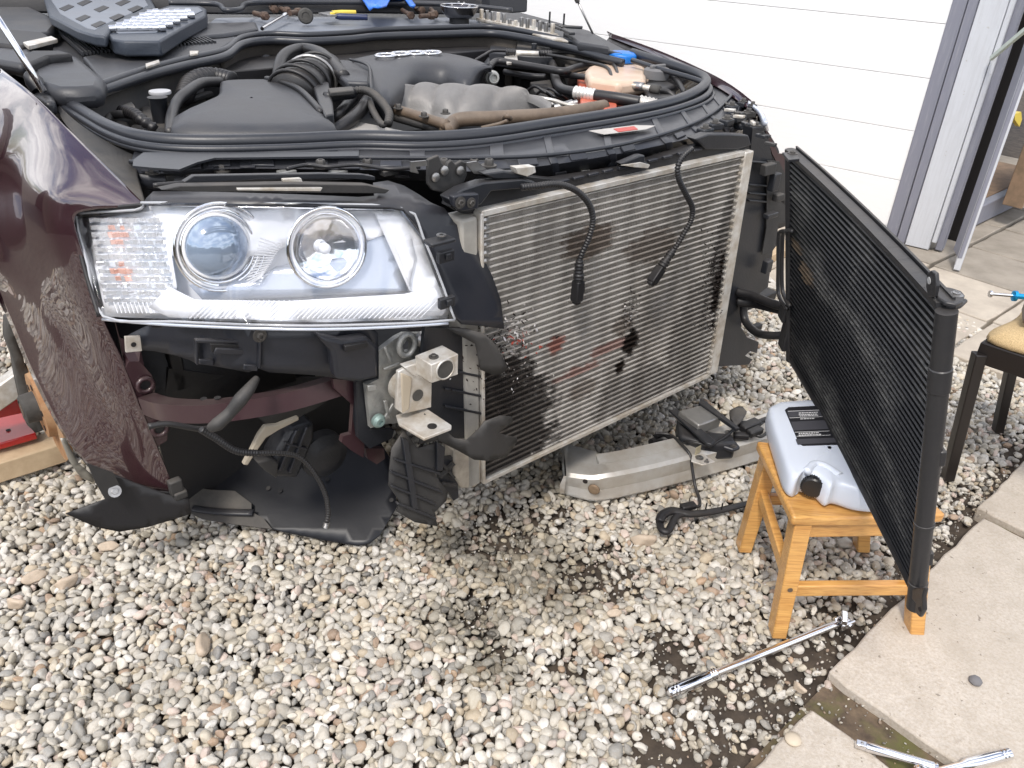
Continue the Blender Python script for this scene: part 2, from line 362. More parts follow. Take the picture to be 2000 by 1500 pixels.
def sheet(poly, fn, step=24, holes=()):
    """outline sighted in the photo, laid on the surface fn(px,py)->point, as a triangulated sheet whose normals look outwards"""
    from mathutils import Vector as V2
    pts = []; edges = []; faces = []
    def dens(pl):
        o = []
        for i in range(len(pl)):
            a, b = pl[i], pl[(i+1) % len(pl)]; k = max(1, int(math.hypot(b[0]-a[0], b[1]-a[1])/step))
            o += [(a[0]+(b[0]-a[0])*t/k, a[1]+(b[1]-a[1])*t/k) for t in range(k)]
        return o
    pl = dens(poly); n0 = 0; loops = [pl]+[dens(h) for h in holes]
    for l_ in loops:
        base = len(pts); pts += l_; edges += [(base+i, base+(i+1) % len(l_)) for i in range(len(l_))]
    def inside(x, y, pl):
        c = False; j = len(pl)-1
        for i in range(len(pl)):
            if (pl[i][1] > y) != (pl[j][1] > y) and x < (pl[j][0]-pl[i][0])*(y-pl[i][1])/(pl[j][1]-pl[i][1])+pl[i][0]: c = not c
            j = i
        return c
    xs = [p[0] for p in poly]; ys = [p[1] for p in poly]
    def okp(x, y): return inside(x, y, poly) and not any(inside(x, y, h) for h in holes)
    y = min(ys)+step/2; row = 0
    while y < max(ys):
        x = min(xs)+step/2*(1+row % 2)
        while x < max(xs):
            if okp(x, y) and min((x-p[0])**2+(y-p[1])**2 for p in pts[:sum(map(len, loops))]) > (step*.4)**2: pts.append((x, y))
            x += step
        y += step; row += 1
    r = delaunay_2d_cdt([V2(p).to_2d() if False else V2((p[0], p[1])) for p in pts], edges, [], 0, 1e-5)
    v2 = r[0]; tris = [tuple(t) for t in r[2] if okp(sum(v2[i][0] for i in t)/3, sum(v2[i][1] for i in t)/3)]
    v = [fn(p[0], p[1]) for p in v2]
    return facing((v, tris))
def fB(b): return (lambda x, y: PB(x, y, b)) if not callable(b) else (lambda x, y: PB(x, y, b(x, y)))
def fZ(z): return (lambda x, y: PZ(x, y, z)) if not callable(z) else (lambda x, y: PZ(x, y, z(x, y)))
def lin(xs, bs): return lambda x, y=0: float(np.interp(x, xs, bs))
def z2(k, ox, oy, *pts): return [(ox+k*x, oy+k*y) for x, y in pts]
def hexbolt(c, axis, r=.009, h=.008, root=None, m=None, name='bolt', washer=True):
    g = lathe(c, axis, [(r*1.7, 0), (r*1.7, h*.25), (r*1.05, h*.26), (r*1.05, h*.3)], 16) if washer else None
    g2 = lathe(Vector(c)+Vector(axis).normalized()*h*.2, axis, [(r, 0), (r, h*.8), (r*.85, h), (r*.5, h), (r*.45, h*.6)], 6)
    return mesh(name, join(g, g2) if g else g2, m or M['bolt'], root, smooth='auto')
def copy_part(o, loc, parent=None):
    c = o.copy(); col.objects.link(c); c.parent = parent or o.parent; c.location = loc; return c
# ------------------------------------------------------------------ the setting
tag(mesh('ground', grid([[Vector((x, y, -.035)) for x in (-150, -4, -2, 0, 2, 4, 150)] for y in (-150, -2, 0, 2, 5, 9, 150)]), M['soil']), kind='structure')
# low dark bank added out of view to darken reflections in wing and lamp
added_bank = []
for i in range(41):
    t = R_(150+i*4.2); c_, s_ = math.cos(t), math.sin(t); r_ = 4.6+.4*noise.noise(Vector((c_*3, s_*3, 0)))
    added_bank.append([Vector((c_*(r_+dr), s_*(r_+dr), h*(1+.5*noise.noise(Vector((i*.37, dr, 2)))))) for dr, h in ((0, -.05), (.4, .6), (.9, 1.2), (1.6, 1.5), (2.6, 1.3), (4, -.05))])
tag(mesh('added_bank', grid(added_bank, 3), M['added_bank'], smooth=True), kind='structure')
J = R_(42.7); JU = Vector((math.cos(J), math.sin(J), 0)); JV = Vector((-math.sin(J), math.cos(J), 0))
# bed of joint soil under the paving, 4 mm steps above the ground sheet
def quadz(pts, z): return [Vector((p.x, p.y, z)) for p in pts]
pav = thing('paving', 'worn concrete paving slabs with earthy joints', 'paving'); del pav['category'], pav['label']; pav['kind'] = 'structure'
S0 = PZ(1605, 1315)             # the corner where the near joint meets the gravel edge
def rough_slab(c0, du, dv, z0, z1, m, seed, chips=.004, nn=14):
    rs = random.Random(seed); c = [c0, c0+du, c0+du+dv, c0+dv]; o = []
    for i in range(4):
        a, b = c[i], c[(i+1) % 4]; nrm = (b-a).cross(ZZ).normalized()
        for k in range(nn):
            t = k/nn; p = a.lerp(b, t); q = noise.noise((p*9)+Vector((seed, 0, 0)))*chips - (rs.random()**5)*chips*1.5 - (.006 if k == 0 else 0)
            o.append(p - nrm*0 + (nrm*q if True else nrm))
    return mesh('slab', prism(quadz(o, z1), Vector((0, 0, z0-z1))), m, pav, bevel=.005, base=True)
joint_bed = mesh('joint_soil', ([Vector((p.x, p.y, -.012)) for p in (S0-JV*-.0-JU*1.2-JV*.02, S0+JU*6, S0+JU*6-JV*2.4, S0-JU*1.2-JV*2.4)], [(0, 1, 2, 3)]), M['joint'], pav, kind='stuff')
# near row: big slabs along the gravel edge
rough_slab(S0-JV*.62, JU*.822, JV*.61, -.05, .012, M['slab'], 3)
rough_slab(PZ(1912, 1000)-JV*.0-JV*.62+JV*.01, JU*.62, JV*.62, -.05, .010, M['slab'], 5)
rough_slab(PZ(1590, 1378)-JU*.64-JV*.62, JU*.62, JV*.62, -.05, .010, M['slab'], 8, .006)
for i in range(3):
    rough_slab(S0-JV*1.27+JU*(-.66+i*.66), JU*.63, JV*.60, -.05, .010, M['slab'], 11+i)
# far patio
F0 = PZ(1933, 631)
for i in range(-1, 7):
    for j in range(-4, 5):
        c = F0 + JU*(.44*i) + JV*(.44*j)
        q = c+JU*.22+JV*.22
        if (q-S0).dot(JU) < 1.60 + (.22 if (q-S0).dot(JV) > 0 else 0): continue
        k = (i*7+j*3) % 5
        rough_slab(c+JU*.006+JV*.006, JU*.428, JV*.428, -.05, .008+.003*((i*3+j*5) % 3-1), M['slab2'] if (k in (0, 2, 3)) and i > 0 else (M['slab3'] if i <= 0 else M['slab2']), 20+i*9+j, .004, 5)
def in_paving(x, y):
    q = Vector((x, y, 0))-S0; a, b = q.dot(JU), q.dot(JV)
    if -.9 < a < 6 and -2.4 < b < (.0 if a > 0 else -.04): return True
    q = Vector((x, y, 0))-F0; a, b = q.dot(JU), q.dot(JV)
    return a > -.06 and b < 2.0 and a < 3.2
# ------------------------------------------------------------------ gravel: one bed of loose pebbles
protos = []
for i in range(16):
    bm = bmesh.new(); bmesh.ops.create_icosphere(bm, subdivisions=3, radius=1)
    rs = random.Random(100+i); sc = Vector((1.0, rs.uniform(.56, .86), rs.uniform(.42, .66)))
    cuts = [(Vector((rs.gauss(0, 1), rs.gauss(0, 1), rs.gauss(0, .8))).normalized(), rs.uniform(.55, .86)) for _ in range(rs.choice([0, 1, 2, 4, 6, 8]))]
    off = Vector((rs.uniform(0, 50), 0, 0))
    for v in bm.verts:
        p = v.co.copy()
        for n, d in cuts:
            e = p.dot(n)-d
            if e > 0: p -= n*e*.93
        p *= 1+.16*noise.noise(p*1.1+off)+.03*noise.noise(p*4+off)
        v.co = Vector((p.x*sc.x, p.y*sc.y, p.z*sc.z))
    me = bpy.data.meshes.new('pebble_shape'); bm.to_mesh(me); bm.free(); me.shade_smooth()
    o = bpy.data.objects.new('pebble_shape', me); protos.append(o)
pc = bpy.data.collections.new('pebble_shapes')
for o in protos: pc.objects.link(o)
def peb_hook(k, cur):
    at = k['N'].new('ShaderNodeAttribute'); at.attribute_type = 'INSTANCER'; at.attribute_name = 'tint'
    oc = k['N'].new('ShaderNodeTexCoord').outputs['Object']
    n = k['noise'](2.6, 6, .62, k['pos']); n2 = k['noise'](110, 4, .6)
    c = k['mixc'](k['math']('MULTIPLY', k['ramp'](n2, .4, .7), .32), at.outputs['Color'], (.30, .24, .17))
    return k['mixc'](k['math']('MULTIPLY', k['ramp'](k['noise'](260, 3), .5, .75), .25), c, (.55, .52, .47))
M['pebble'] = mat('gravel_pebble', (.5, .5, .5), .72, hook=peb_hook, bump=.5, bs=330)
for o in protos: o.data.materials.append(M['pebble'])
pal = np.array([(.60, .565, .50), (.66, .63, .58), (.52, .485, .42), (.56, .50, .40), (.42, .40, .36), (.33, .32, .295), (.215, .21, .20), (.49, .41, .30), (.43, .30, .20), (.35, .25, .18), (.57, .47, .41), (.46, .42, .34)])
pw = np.array([22, 13, 18, 14, 12, 7, 3.5, 5, 1.2, 3, 6, 9.]); pw /= pw.sum()
SOILP = [(PZ(1180, 1110), .10, .8), (PZ(975, 1040), .09, .8), (PZ(1060, 1000), .08, .7), (PZ(920, 1190), .06, .6), (PZ(980, 1260), .045, .6), (PZ(1130, 1290), .06, .5), (PZ(1420, 1400), .13, .9), (PZ(1350, 1470), .12, .9), (PZ(1530, 1330), .12, .95), (PZ(1700, 1180), .10, .8), (PZ(1280, 1240), .06, .7), (PZ(1330, 1270), .07, .7), (PZ(1560, 1250), .07, .5), (PZ(1440, 1200), .05, .4)]
def soilness(x, y):
    s = 0.
    for p, r, a in SOILP:
        d = math.hypot(x-p.x, y-p.y)/r; s = max(s, a*max(0, 1-d*d*.6))
    q = Vector((x, y, 0))-S0; b = q.dot(JV); a_ = q.dot(JU)
    if a_ > -.3 and 0 < b < .14 and a_ < 1.5: s = max(s, 1.05*(1-b/.14))
    if a_ <= -.0 and -.12 < q.dot(JV) < .12 and a_ > -.5: s = max(s, .8)
    return s*(.55+.9*noise.noise(Vector((x*14, y*14, 3)))+.25) if s > 0 else 0.
P = []; Rt = []; Sc = []; Tn = []; Ix = []
def damp(x, y):
    f = 0
    for (px, py, r) in ((985, 1080, .22), (1100, 1130, .17), (930, 1210, .14), (1080, 930, .15), (870, 1040, .12), (960, 1290, .09)):
        c = DC[(px, py)]; f = max(f, 1-math.hypot(x-c.x, y-c.y)/r)
    f = f+.35*noise.noise(Vector((x*8, y*8, 9)))
    return min(1, max(0, f*1.5))
DC = {k: PZ(*k) for k in ((985, 1080), (1100, 1130), (930, 1210), (1080, 930), (870, 1040), (960, 1290))}
pitch = .0196
def layer(z0, keep, jit, sc_mul, y0=.55, y1=4.6, left=False):
    y = y0; r_ = 0
    while y < y1:
        hw = .75+y*.72; x = -hw-(.3 if r_ % 2 else 0)*pitch; x0 = -min(hw, 3.4); x1 = min(hw*.97, 2.9)
        if y1 < 1: x0, x1 = -2.7, 1.2
        if left: x0, x1 = -2.7, -min(hw, 3.4)
        x = x0+(pitch/2 if r_ % 2 else 0)
        pt = pitch*(1 if y < 2.3 else 1.12)
        while x < x1:
            X = x+rng.uniform(-jit, jit)*pt; Y = y+rng.uniform(-jit, jit)*pt; x += pt
            if in_paving(X, Y) and not (rng.random() < .004): continue
            if in_paving(X, Y): continue
            s = soilness(X, Y)
            if s > 0 and rng.random() < s*.97: continue
            if rng.random() > keep: continue
            sz = float(np.clip(rng.lognormal(math.log(.0127), .20), .0075, .023))*sc_mul
            if s > .2: sz *= .85
            un = .008*noise.noise(Vector((X*3, Y*3, 0)))+.006*noise.noise(Vector((X*9, Y*9, 5)))
            P.append((X, Y, z0+un+rng.uniform(-.004, .004)-(.006 if s > .1 else 0)))
            tl = .38 if rng.random() < .75 else .95
            Rt.append((rng.normal(0, tl), rng.normal(0, tl), rng.uniform(0, 6.283))); Sc.append(sz)
            c = pal[rng.choice(len(pal), p=pw)]*rng.uniform(.8, 1.12)
            d = damp(X, Y)
            c = c*(1-.55*d*(.6+.8*rng.random()))*np.array([1, 1-.03*d, 1-.12*d])
            Tn.append((*np.clip(c, 0, .8), 1)); Ix.append(int(rng.integers(0, 16)))
        y += pt*.87; r_ += 1
layer(-.020, 1., .38, 1.08); layer(-.0080, .93, .42, 1.0)
near = len(P); pitch = .030; layer(-.012, 1., .45, 1.5, -2.6, .56); layer(-.012, 1., .45, 1.5, .56, 4.4, True)
# grit lying on the bare soil and in the joints
for _ in range(9000):
    X = rng.uniform(-.4, 1.7); Y = rng.uniform(.85, 2.0); q = Vector((X, Y, 0))-S0; a_, b_ = q.dot(JU), q.dot(JV)
    jn = (-.02 < a_+.02*0 and a_ < 1.5 and -.66 < b_ < .16) and ((-.7 < b_ < -.60) or b_ > 0) or (-.5 < a_ < .02 and b_ < .1)
    if not (soilness(X, Y) > .15 or (jn and rng.random() < .5)): continue
    P.append((X, Y, -.010 if not jn else -.006)); Rt.append(tuple(rng.normal(0, 1, 3))); Sc.append(float(rng.uniform(.0012, .0045))); cg = pal[rng.choice(len(pal), p=pw)]*rng.uniform(.35, 1.); Tn.append((*cg, 1)); Ix.append(int(rng.integers(0, 16)))
# a few stray stones and the odd bigger lump
for (px, py, s) in ((395, 1262, .036), (70, 1130, .030), (130, 1140, .028), (215, 1070, .026), (1255, 1058, .036), (1560, 1345, .018), (1200, 1200, .020), (30, 1180, .026), (240, 990, .02)):
    p = PZ(px, py); P.append((p.x, p.y, .004)); Rt.append((.3, .2, random.random()*6)); Sc.append(s); Tn.append((.52, .42, .32, 1)); Ix.append(13)
gm = bpy.data.meshes.new('gravel'); gm.from_pydata(P, [], [])
for nm, ty, arr in (('rot', 'FLOAT_VECTOR', Rt), ('tint', 'FLOAT_COLOR', Tn)):
    a = gm.attributes.new(nm, ty, 'POINT'); a.data.foreach_set('vector' if ty == 'FLOAT_VECTOR' else 'color', np.array(arr, dtype=np.float32).ravel())
a = gm.attributes.new('size', 'FLOAT', 'POINT'); a.data.foreach_set('value', np.array(Sc, dtype=np.float32))
a = gm.attributes.new('pick', 'INT', 'POINT'); a.data.foreach_set('value', np.array(Ix, dtype=np.int32))
gravel = bpy.data.objects.new('gravel', gm); col.objects.link(gravel); gm.materials.append(M['pebble'])
tag(gravel, 'loose cream, grey and tan pebbles covering the drive under the car', 'gravel', kind='stuff')
gn = bpy.data.node_groups.new('gravel_scatter', 'GeometryNodeTree')
gn.interface.new_socket('Geometry', in_out='INPUT', socket_type='NodeSocketGeometry'); gn.interface.new_socket('Geometry', in_out='OUTPUT', socket_type='NodeSocketGeometry')
gi = gn.nodes.new('NodeGroupInput'); go = gn.nodes.new('NodeGroupOutput'); ip = gn.nodes.new('GeometryNodeInstanceOnPoints')
ci = gn.nodes.new('GeometryNodeCollectionInfo'); ci.inputs['Collection'].default_value = pc; ci.inputs['Separate Children'].default_value = True; ci.inputs['Reset Children'].default_value = True
def named(n, t):
    q = gn.nodes.new('GeometryNodeInputNamedAttribute'); q.data_type = t; q.inputs['Name'].default_value = n; return q.outputs['Attribute']
gl = gn.links; gl.new(gi.outputs[0], ip.inputs['Points']); gl.new(ci.outputs[0], ip.inputs['Instance']); ip.inputs['Pick Instance'].default_value = True
gl.new(named('pick', 'INT'), ip.inputs['Instance Index'])
er = gn.nodes.new('FunctionNodeEulerToRotation'); gl.new(named('rot', 'FLOAT_VECTOR'), er.inputs[0]); gl.new(er.outputs[0], ip.inputs['Rotation'])
gl.new(named('size', 'FLOAT'), ip.inputs['Scale']); gl.new(ip.outputs[0], go.inputs[0])
md = gravel.modifiers.new('scatter', 'NODES'); md.node_group = gn
print('pebbles', len(P))
# ------------------------------------------------------------------ garage wall of white panels and its grey post
GA = R_(144.4); GD = Vector((math.cos(GA), math.sin(GA), 0)); GN = Vector((-GD.y, GD.x, 0))
if GN.dot(CAM-PZ(1735, 470)) < 0: GN = -GN
G0 = PZ(1735, 470)
gw = thing('garage_wall', 'bright white sectional garage wall with thin horizontal panel joints behind the car', 'wall', Vector((G0.x, G0.y, 0)), GA)
zs = [0.0, .075, .311, .553, .796, 1.032, 1.272, 1.512, 1.752, 1.992, 2.232]
for i in range(len(zs)-1):
    mesh('panel', box(G0+GD*3.5-GN*.02+ZZ*((zs[i]+zs[i+1])/2), (GD, GN, ZZ), (7., .04, zs[i+1]-zs[i]-.0022)), M['white'], gw, bevel=.0015)
mesh('backing', box(G0+GD*3.5-GN*.06+ZZ*1.1, (GD, GN, ZZ), (7., .03, 2.2)), M['greywood'], gw)
def gp(name, pts_top, pts_bot, depth, m, off=0.):
    pass
post = thing('door_post', 'tall blue grey painted corner post beside the white garage panels', 'post', Vector((G0.x, G0.y, 0)), GA)
def PWl(x, y, off=0.): return PN(x, y, G0+GN*off, GN)
def upboard(nm, x0, x1, y, th, off, m, parent, z0=0., z1=2.4):
    a = PWl(x0, y, off); b = PWl(x1, y, off); a = Vector((a.x, a.y, 0)); b = Vector((b.x, b.y, 0))
    return mesh(nm, box((a+b)/2-GN*th/2+ZZ*(z0+z1)/2, (b-a, GN, ZZ), ((b-a).length, th, z1-z0)), m, parent, bevel=.004)
upboard('board', 1861, 1891, 0, .09, .012, M['greywood'], post)
upboard('board', 1892, 1913, 0, .05, .03, M['greywood'], post, z1=2.41)
ob = thing('corner_board', 'weathered white vertical board with flaking edge right of the grey post', 'board', Vector((PWl(1913, 0).x, PWl(1913, 0).y, 0)), GA)
upboard('face_board', 1914, 1972, 0, .03, .05, M['whitewood'], ob, z0=.015, z1=2.38)
upboard('edge_strip', 1973, 1985, 0, .045, .06, M['whitewood'], ob, z0=.06, z1=2.38)
upboard('jamb', 1986, 2004, 0, .06, .035, M['greywood'], ob, z0=.02, z1=2.36)
# shed: open leaf, sill, dark inside
sh = thing('shed', 'open shed doorway with dark inside, orange brown cabinet and dusty floor board', 'shed', Vector((2.5, 4.3, 0)))
SL0 = PZ(1985, 405); SR0 = PZ(1889, 452)
sd_ = (SL0-SR0).normalized(); sn = sd_.cross(ZZ).normalized()
mesh('threshold', box((SL0+SR0)/2+sd_*.2+ZZ*.075-sn*.02, (sd_, sn, ZZ), ((SL0-SR0).length+.5, .06, .11)), M['greywood'], sh, bevel=.004)
mesh('floor_board', box((SL0+SR0)/2+sd_*.2+ZZ*.125-sn*.32, (sd_, sn, ZZ), ((SL0-SR0).length+.5, .56, .02)), M['darkwood'], sh, bevel=.003)
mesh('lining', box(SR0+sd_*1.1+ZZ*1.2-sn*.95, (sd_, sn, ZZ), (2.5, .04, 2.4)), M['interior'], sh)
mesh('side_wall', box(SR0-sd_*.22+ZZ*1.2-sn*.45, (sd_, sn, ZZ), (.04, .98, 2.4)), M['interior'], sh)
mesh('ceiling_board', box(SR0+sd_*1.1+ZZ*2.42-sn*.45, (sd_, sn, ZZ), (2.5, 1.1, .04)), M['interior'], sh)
cb0 = PZ(1975, 404, .13)
cab = thing('cabinet', 'orange brown wooden cabinet just inside the shed doorway', 'cabinet', Vector((cb0.x, cb0.y, .136)))
mesh('side_panel', box(cb0+sd_*.02-sn*.0+ZZ*.55, (sd_, sn, ZZ), (.03, .10, 1.1)), M['darkwood'], cab, bevel=.003)
mesh('front_panel', box(cb0+sd_*.36+sn*.05+ZZ*.57, (sd_, sn, ZZ), (.62, .02, 1.05)), M['orangewood'], cab, bevel=.003)
mesh('plinth', box(cb0+sd_*.36+sn*.035+ZZ*.02, (sd_, sn, ZZ), (.62, .03, .05)), M['whitewood'], cab, bevel=.003)
tag(mesh('canister', lathe(cb0-sd_*.17-sn*.16, ZZ, [(.05, .0), (.055, .01), (.055, .26), (.03, .30), (.03, .33)], 20), mat('dark_bottle', (.02, .02, .03), .3), None, smooth='auto', base=True), 'dark bottle standing on the shed floor beside the cabinet', 'bottle')
tag(mesh('glove', sheet(z2(.467, 1600, 0, (818, 478), (845, 468), (848, 500), (838, 530), (818, 500)), lambda x, y: PN(x, y, cb0-sn*.02, sn)), M['yellow'], None, solid=.02), 'yellow cloth hanging in the dark shed doorway', 'cloth')
# open door leaf: sloped lower end, pale edge
lf = thing('shed_door', 'narrow grey open shed door leaf seen edge on, paint flaking', 'door', PZ(1868, 528))
A0 = PZ(1853, 470, .06); B0 = PZ(1868, 528, .015); C0 = PZ(1893, 440, .06)
ld = Vector((B0.x-A0.x, B0.y-A0.y, 0))
e1 = (Vector((C0.x-B0.x, C0.y-B0.y, 0))).normalized()
mesh('door_board', box(B0+e1*.075+ZZ*1.15+Vector((0, 0, 0)), (e1, e1.cross(ZZ), ZZ), (.15, .03, 2.3)), M['whitewood'], lf, bevel=.003)
fdir = (A0-B0); fdir.z = 0; fdir = fdir.normalized()
mesh('door_edge', box(B0+fdir*.07+ZZ*1.16-e1*.012, (fdir, fdir.cross(ZZ), ZZ), (.12, .02, 2.2)), M['greywood'], lf, bevel=.003)
tag(mesh('door_stay', bar(PH(1936, 114, PWl(1936, 114, .08)), PH(2006, 55, PWl(2006, 55, .35)), .014, .02), mat('pale_green_metal', (.5, .56, .5), .5), None, bevel=.002), 'pale flat metal stay crossing the shed doorway', 'stay')
# ------------------------------------------------------------------ the car
car = thing('car', 'dark aubergine car with front bumper removed, bonnet open, headlight and radiator exposed', 'car', CO.copy(), CA)
M['fin'] = mat('radiator_fins', (.52, .49, .45), .6, metal=.15, hook=rad_hook('fin'), bump=.2, bs=300)
M['tubealu'] = mat('radiator_tube_aluminium', (.60, .58, .55), .5, metal=.3, hook=rad_hook('tube'))
def P4(l): return [PB(*q) for q in l]
# wing
rows = [
 [(285, 402, .325), (228, 345, .42), (150, 268, .55), (60, 182, .75), (0, 133, 1.0)],
 [(232, 405, .36), (180, 350, .43), (110, 285, .56), (30, 225, .80), (-60, 190, 1.02)],
 [(180, 410, .40), (118, 372, .46), (60, 330, .62), (-5, 300, .85), (-120, 290, 1.0)],
 [(145, 424, .425), (98, 402, .475), (45, 378, .62), (-15, 350, .90), (-130, 360, 1.02)],
 [(155, 480, .42), (105, 470, .47), (55, 455, .60), (-10, 455, .85), (-130, 480, 1.0)],
 [(200, 622, .412), (150, 590, .46), (95, 560, .56), (35, 545, .73), (-25, 545, .95)],
 [(236, 700, .41), (190, 680, .45), (140, 655, .53), (85, 640, .63), (10, 612, .86)],
 [(272, 790, .405), (225, 775, .44), (180, 755, .50), (125, 740, .57), (62, 735, .70)],
 [(305, 870, .402), (265, 860, .43), (222, 850, .47), (178, 850, .51), (130, 860, .565)],
 [(345, 966, .40), (318, 962, .41), (283, 957, .43), (246, 951, .465), (210, 946, .50)]]
mesh('wing', facing(grid([P4(r) for r in rows], 5, 5)), M['paint'], car, smooth=True, solid=.004)
# rear part of the wing out to the door and the wheel arch lip
rr = [[PB(*rows[i][-1]) for i in range(0, 7)], [CW(-.66, 1.5, 1.06), CW(-.70, 1.5, 1.0), CW(-.745, 1.5, .93), CW(-.77, 1.5, .84), CW(-.78, 1.5, .78), CW(-.775, 1.5, .73), CW(-.77, 1.3, .68)]]
mesh('wing_rear', facing(grid(rr)), M['paint'], car, smooth=True, solid=.004)
lip = [PB(x, y, b) for x, y, b in ((345, 968, .40), (283, 961, .43), (210, 950, .50), (130, 864, .565), (62, 738, .70), (10, 616, .86))]
mesh('arch_lip', tube([p+U*.012 for p in lip], .008, 8, 8), M['dark'], car, smooth=True)
# front flange of the wing with its two lugs
fl = fB(lambda x, y: .425 if y < 700 else .41)
mesh('wing_flange', sheet(z2(.4, 230, 600, (-20, 40), (10, 150), (40, 160), (110, 200), (130, 290), (165, 330), (185, 390), (180, 415), (130, 440), (140, 500), (160, 545), (215, 550), (245, 590), (240, 650), (195, 680), (210, 720), (225, 860), (262, 905), (255, 880), (165, 660), (60, 400)), fl, 20), M['paint_in'], car, solid=.004)
for (x, y) in ((284, 752), (312, 838)):
    c = PB(x, y, .405); mesh('lug', join(tube([c+U*.016*math.cos(t)+ZZ*.016*math.sin(t) for t in [i*math.pi/5 for i in range(10)]], .0055, 6, 1, closed=True)), M['paint_in'], car, smooth=True)
    mesh('lug_hole', lathe(c+V*.002, -V, [(.0105, 0), (.0105, .001)], 16), M['dark'], car)
# curved support arch painted body colour
ap = [PB(x, y, b) for x, y, b in ((290, 788, .40), (330, 800, .30), (400, 803, .22), (480, 795, .16), (570, 778, .12), (660, 752, .11), (700, 742, .11))]
mesh('support_arch', tube(ap, .024, 4, 8, twist=math.pi/4, flat=1.15), M['paint_in'], car, smooth='auto')
for k, (x, y) in enumerate(((305, 790), (398, 781), (425, 779))):
    mesh('arch_hole', lathe(PB(x, y, (.36, .24, .21)[k])+ZZ*.002, ZZ, [(.007, 0), (.007, .001)], 12), M['dark'], car)
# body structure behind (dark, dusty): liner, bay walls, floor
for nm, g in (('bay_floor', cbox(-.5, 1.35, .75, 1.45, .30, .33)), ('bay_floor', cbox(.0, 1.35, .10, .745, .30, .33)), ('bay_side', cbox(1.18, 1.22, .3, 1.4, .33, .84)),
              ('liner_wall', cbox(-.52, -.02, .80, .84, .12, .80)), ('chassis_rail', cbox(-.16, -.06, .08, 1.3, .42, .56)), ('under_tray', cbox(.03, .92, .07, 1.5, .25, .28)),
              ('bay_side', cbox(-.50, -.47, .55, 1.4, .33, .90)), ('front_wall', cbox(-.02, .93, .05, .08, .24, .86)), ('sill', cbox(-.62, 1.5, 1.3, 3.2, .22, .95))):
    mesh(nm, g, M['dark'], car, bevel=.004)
# far wing and bonnet edge on the garage side
far = [[PZ(1185, 62, 1.0), PZ(1290, 100, .99), PZ(1400, 150, .975), PZ(1465, 195, .955), PZ(1483, 222, .935)],
       [PZ(1190, 72, .99), PZ(1290, 112, .98), PZ(1395, 166, .965), PZ(1450, 203, .945), PZ(1478, 232, .915)]]
f2 = [p+U*.03-ZZ*.02 for p in far[0]]; f3 = [p+U*.06-ZZ*.16 for p in far[0]]
mesh('wing_garage_side', facing(grid([far[1], far[0], f2, f3], 6)), M['paint'], car, smooth=True, solid=.003)
mesh('gutter', facing(grid([[PZ(1190, 72, .985), PZ(1290, 112, .975), PZ(1395, 166, .96), PZ(1450, 203, .94), PZ(1478, 232, .91)], [PZ(1180, 85, .98), PZ(1270, 118, .96), PZ(1365, 160, .95), PZ(1415, 195, .93), PZ(1440, 235, .90)]], 6)), M['dark'], car, smooth=True, solid=.003)
# ------------------------------------------------------------------ radiator
TL, TR, BL, BR = (-.023, .884), (.873, .883), (0., .222), (.906, .220)
def RD(s, t, b=0.):      # s 0..1 left to right, t 0..1 bottom to top
    a = (1-t)*((1-s)*BL[0]+s*BR[0]) + t*((1-s)*TL[0]+s*TR[0]); z = (1-t)*((1-s)*BL[1]+s*BR[1]) + t*((1-s)*TL[1]+s*TR[1])
    return CW(a, b, z)
mesh('radiator_core', facing(grid([[RD(s/8, t/8, .004) for s in range(9)] for t in range(9)])), M['fin'], car, solid=.035, soff=-1)
NT = 43
base = None
for i in range(NT):
    t = (i+.5)/NT
    p, q = RD(.012, t), RD(.955, t); 
    g = box((p+q)/2-V*.0005, ((q-p), V, ZZ), ((q-p).length, .006, .0027))
    if base is None or True:
        if base is None:
            base = mesh('tube', g, M['tubealu'], car, base=True); b0 = base.location.copy(); base0 = Vector((p+q)/2)
        else:
            d = to_local(car, [(p+q)/2])[0]-to_local(car, [base0])[0]; copy_part(base, b0+d)
# folded fins between the tubes, joined
fv = []; ff = []
for i in range(NT+1):
    t0 = max(0, (i-.5)/NT)+.1/NT; t1 = min(1, (i+.5)/NT)-.1/NT
    ns = 150
    for s in range(ns):
        a = .014+.94*s/ns; o = len(fv); d = .94/ns*.35
        fv += [RD(a, t0, -.0012), RD(a, t1, -.0012), RD(a+d, t1, .002), RD(a+d, t0, .002)]; ff.append((o, o+1, o+2, o+3))
mesh('folded_fin', (fv, ff), M['fin'], car, kind='stuff')
def rplate(nm, s0, s1, t0, t1, b0, b1, m, bev=.003):
    p = [RD(s0, t0, b0), RD(s1, t0, b0), RD(s1, t1, b0), RD(s0, t1, b0)]; return mesh(nm, prism(p, V*(b1-b0)), m, car, bevel=bev)
rplate('radiator_side_rail', .958, 1.0, -.005, 1.012, -.012, .03, M['rawalu'])
rplate('radiator_side_rail', -.004, .006, -.005, 1.01, -.012, .03, M['rawalu'])
rplate('radiator_top_rail', 0, .96, .998, 1.016, -.010, .03, M['rawalu'], .001)
rplate('radiator_bottom_rail', 0, .96, -.014, .003, -.010, .03, M['rawalu'], .001)
rplate('radiator_end_tank', -.052, -.006, -.01, 1.0, -.006, .05, mat('cream_tank', (.40, .38, .34), .6, var=.3, vs_=12), .006)
g = []
for i in range(36):      # crimp teeth along the rail
    t = (i+.5)/36; g.append(box(RD(.953, t, -.008), (U, V, ZZ), (.006, .008, .005)))
mesh('crimp_tooth', join(*g), M['rawalu'], car, kind='stuff')
g = []
for i in range(7):
    t = .985-i*.026; g.append(lathe(RD(.012, t, -.004), U, [(.006, -.006), (.0075, 0), (.002, .012)], 8))
mesh('crimp_bead', join(*g), M['steel'], car, smooth='auto')
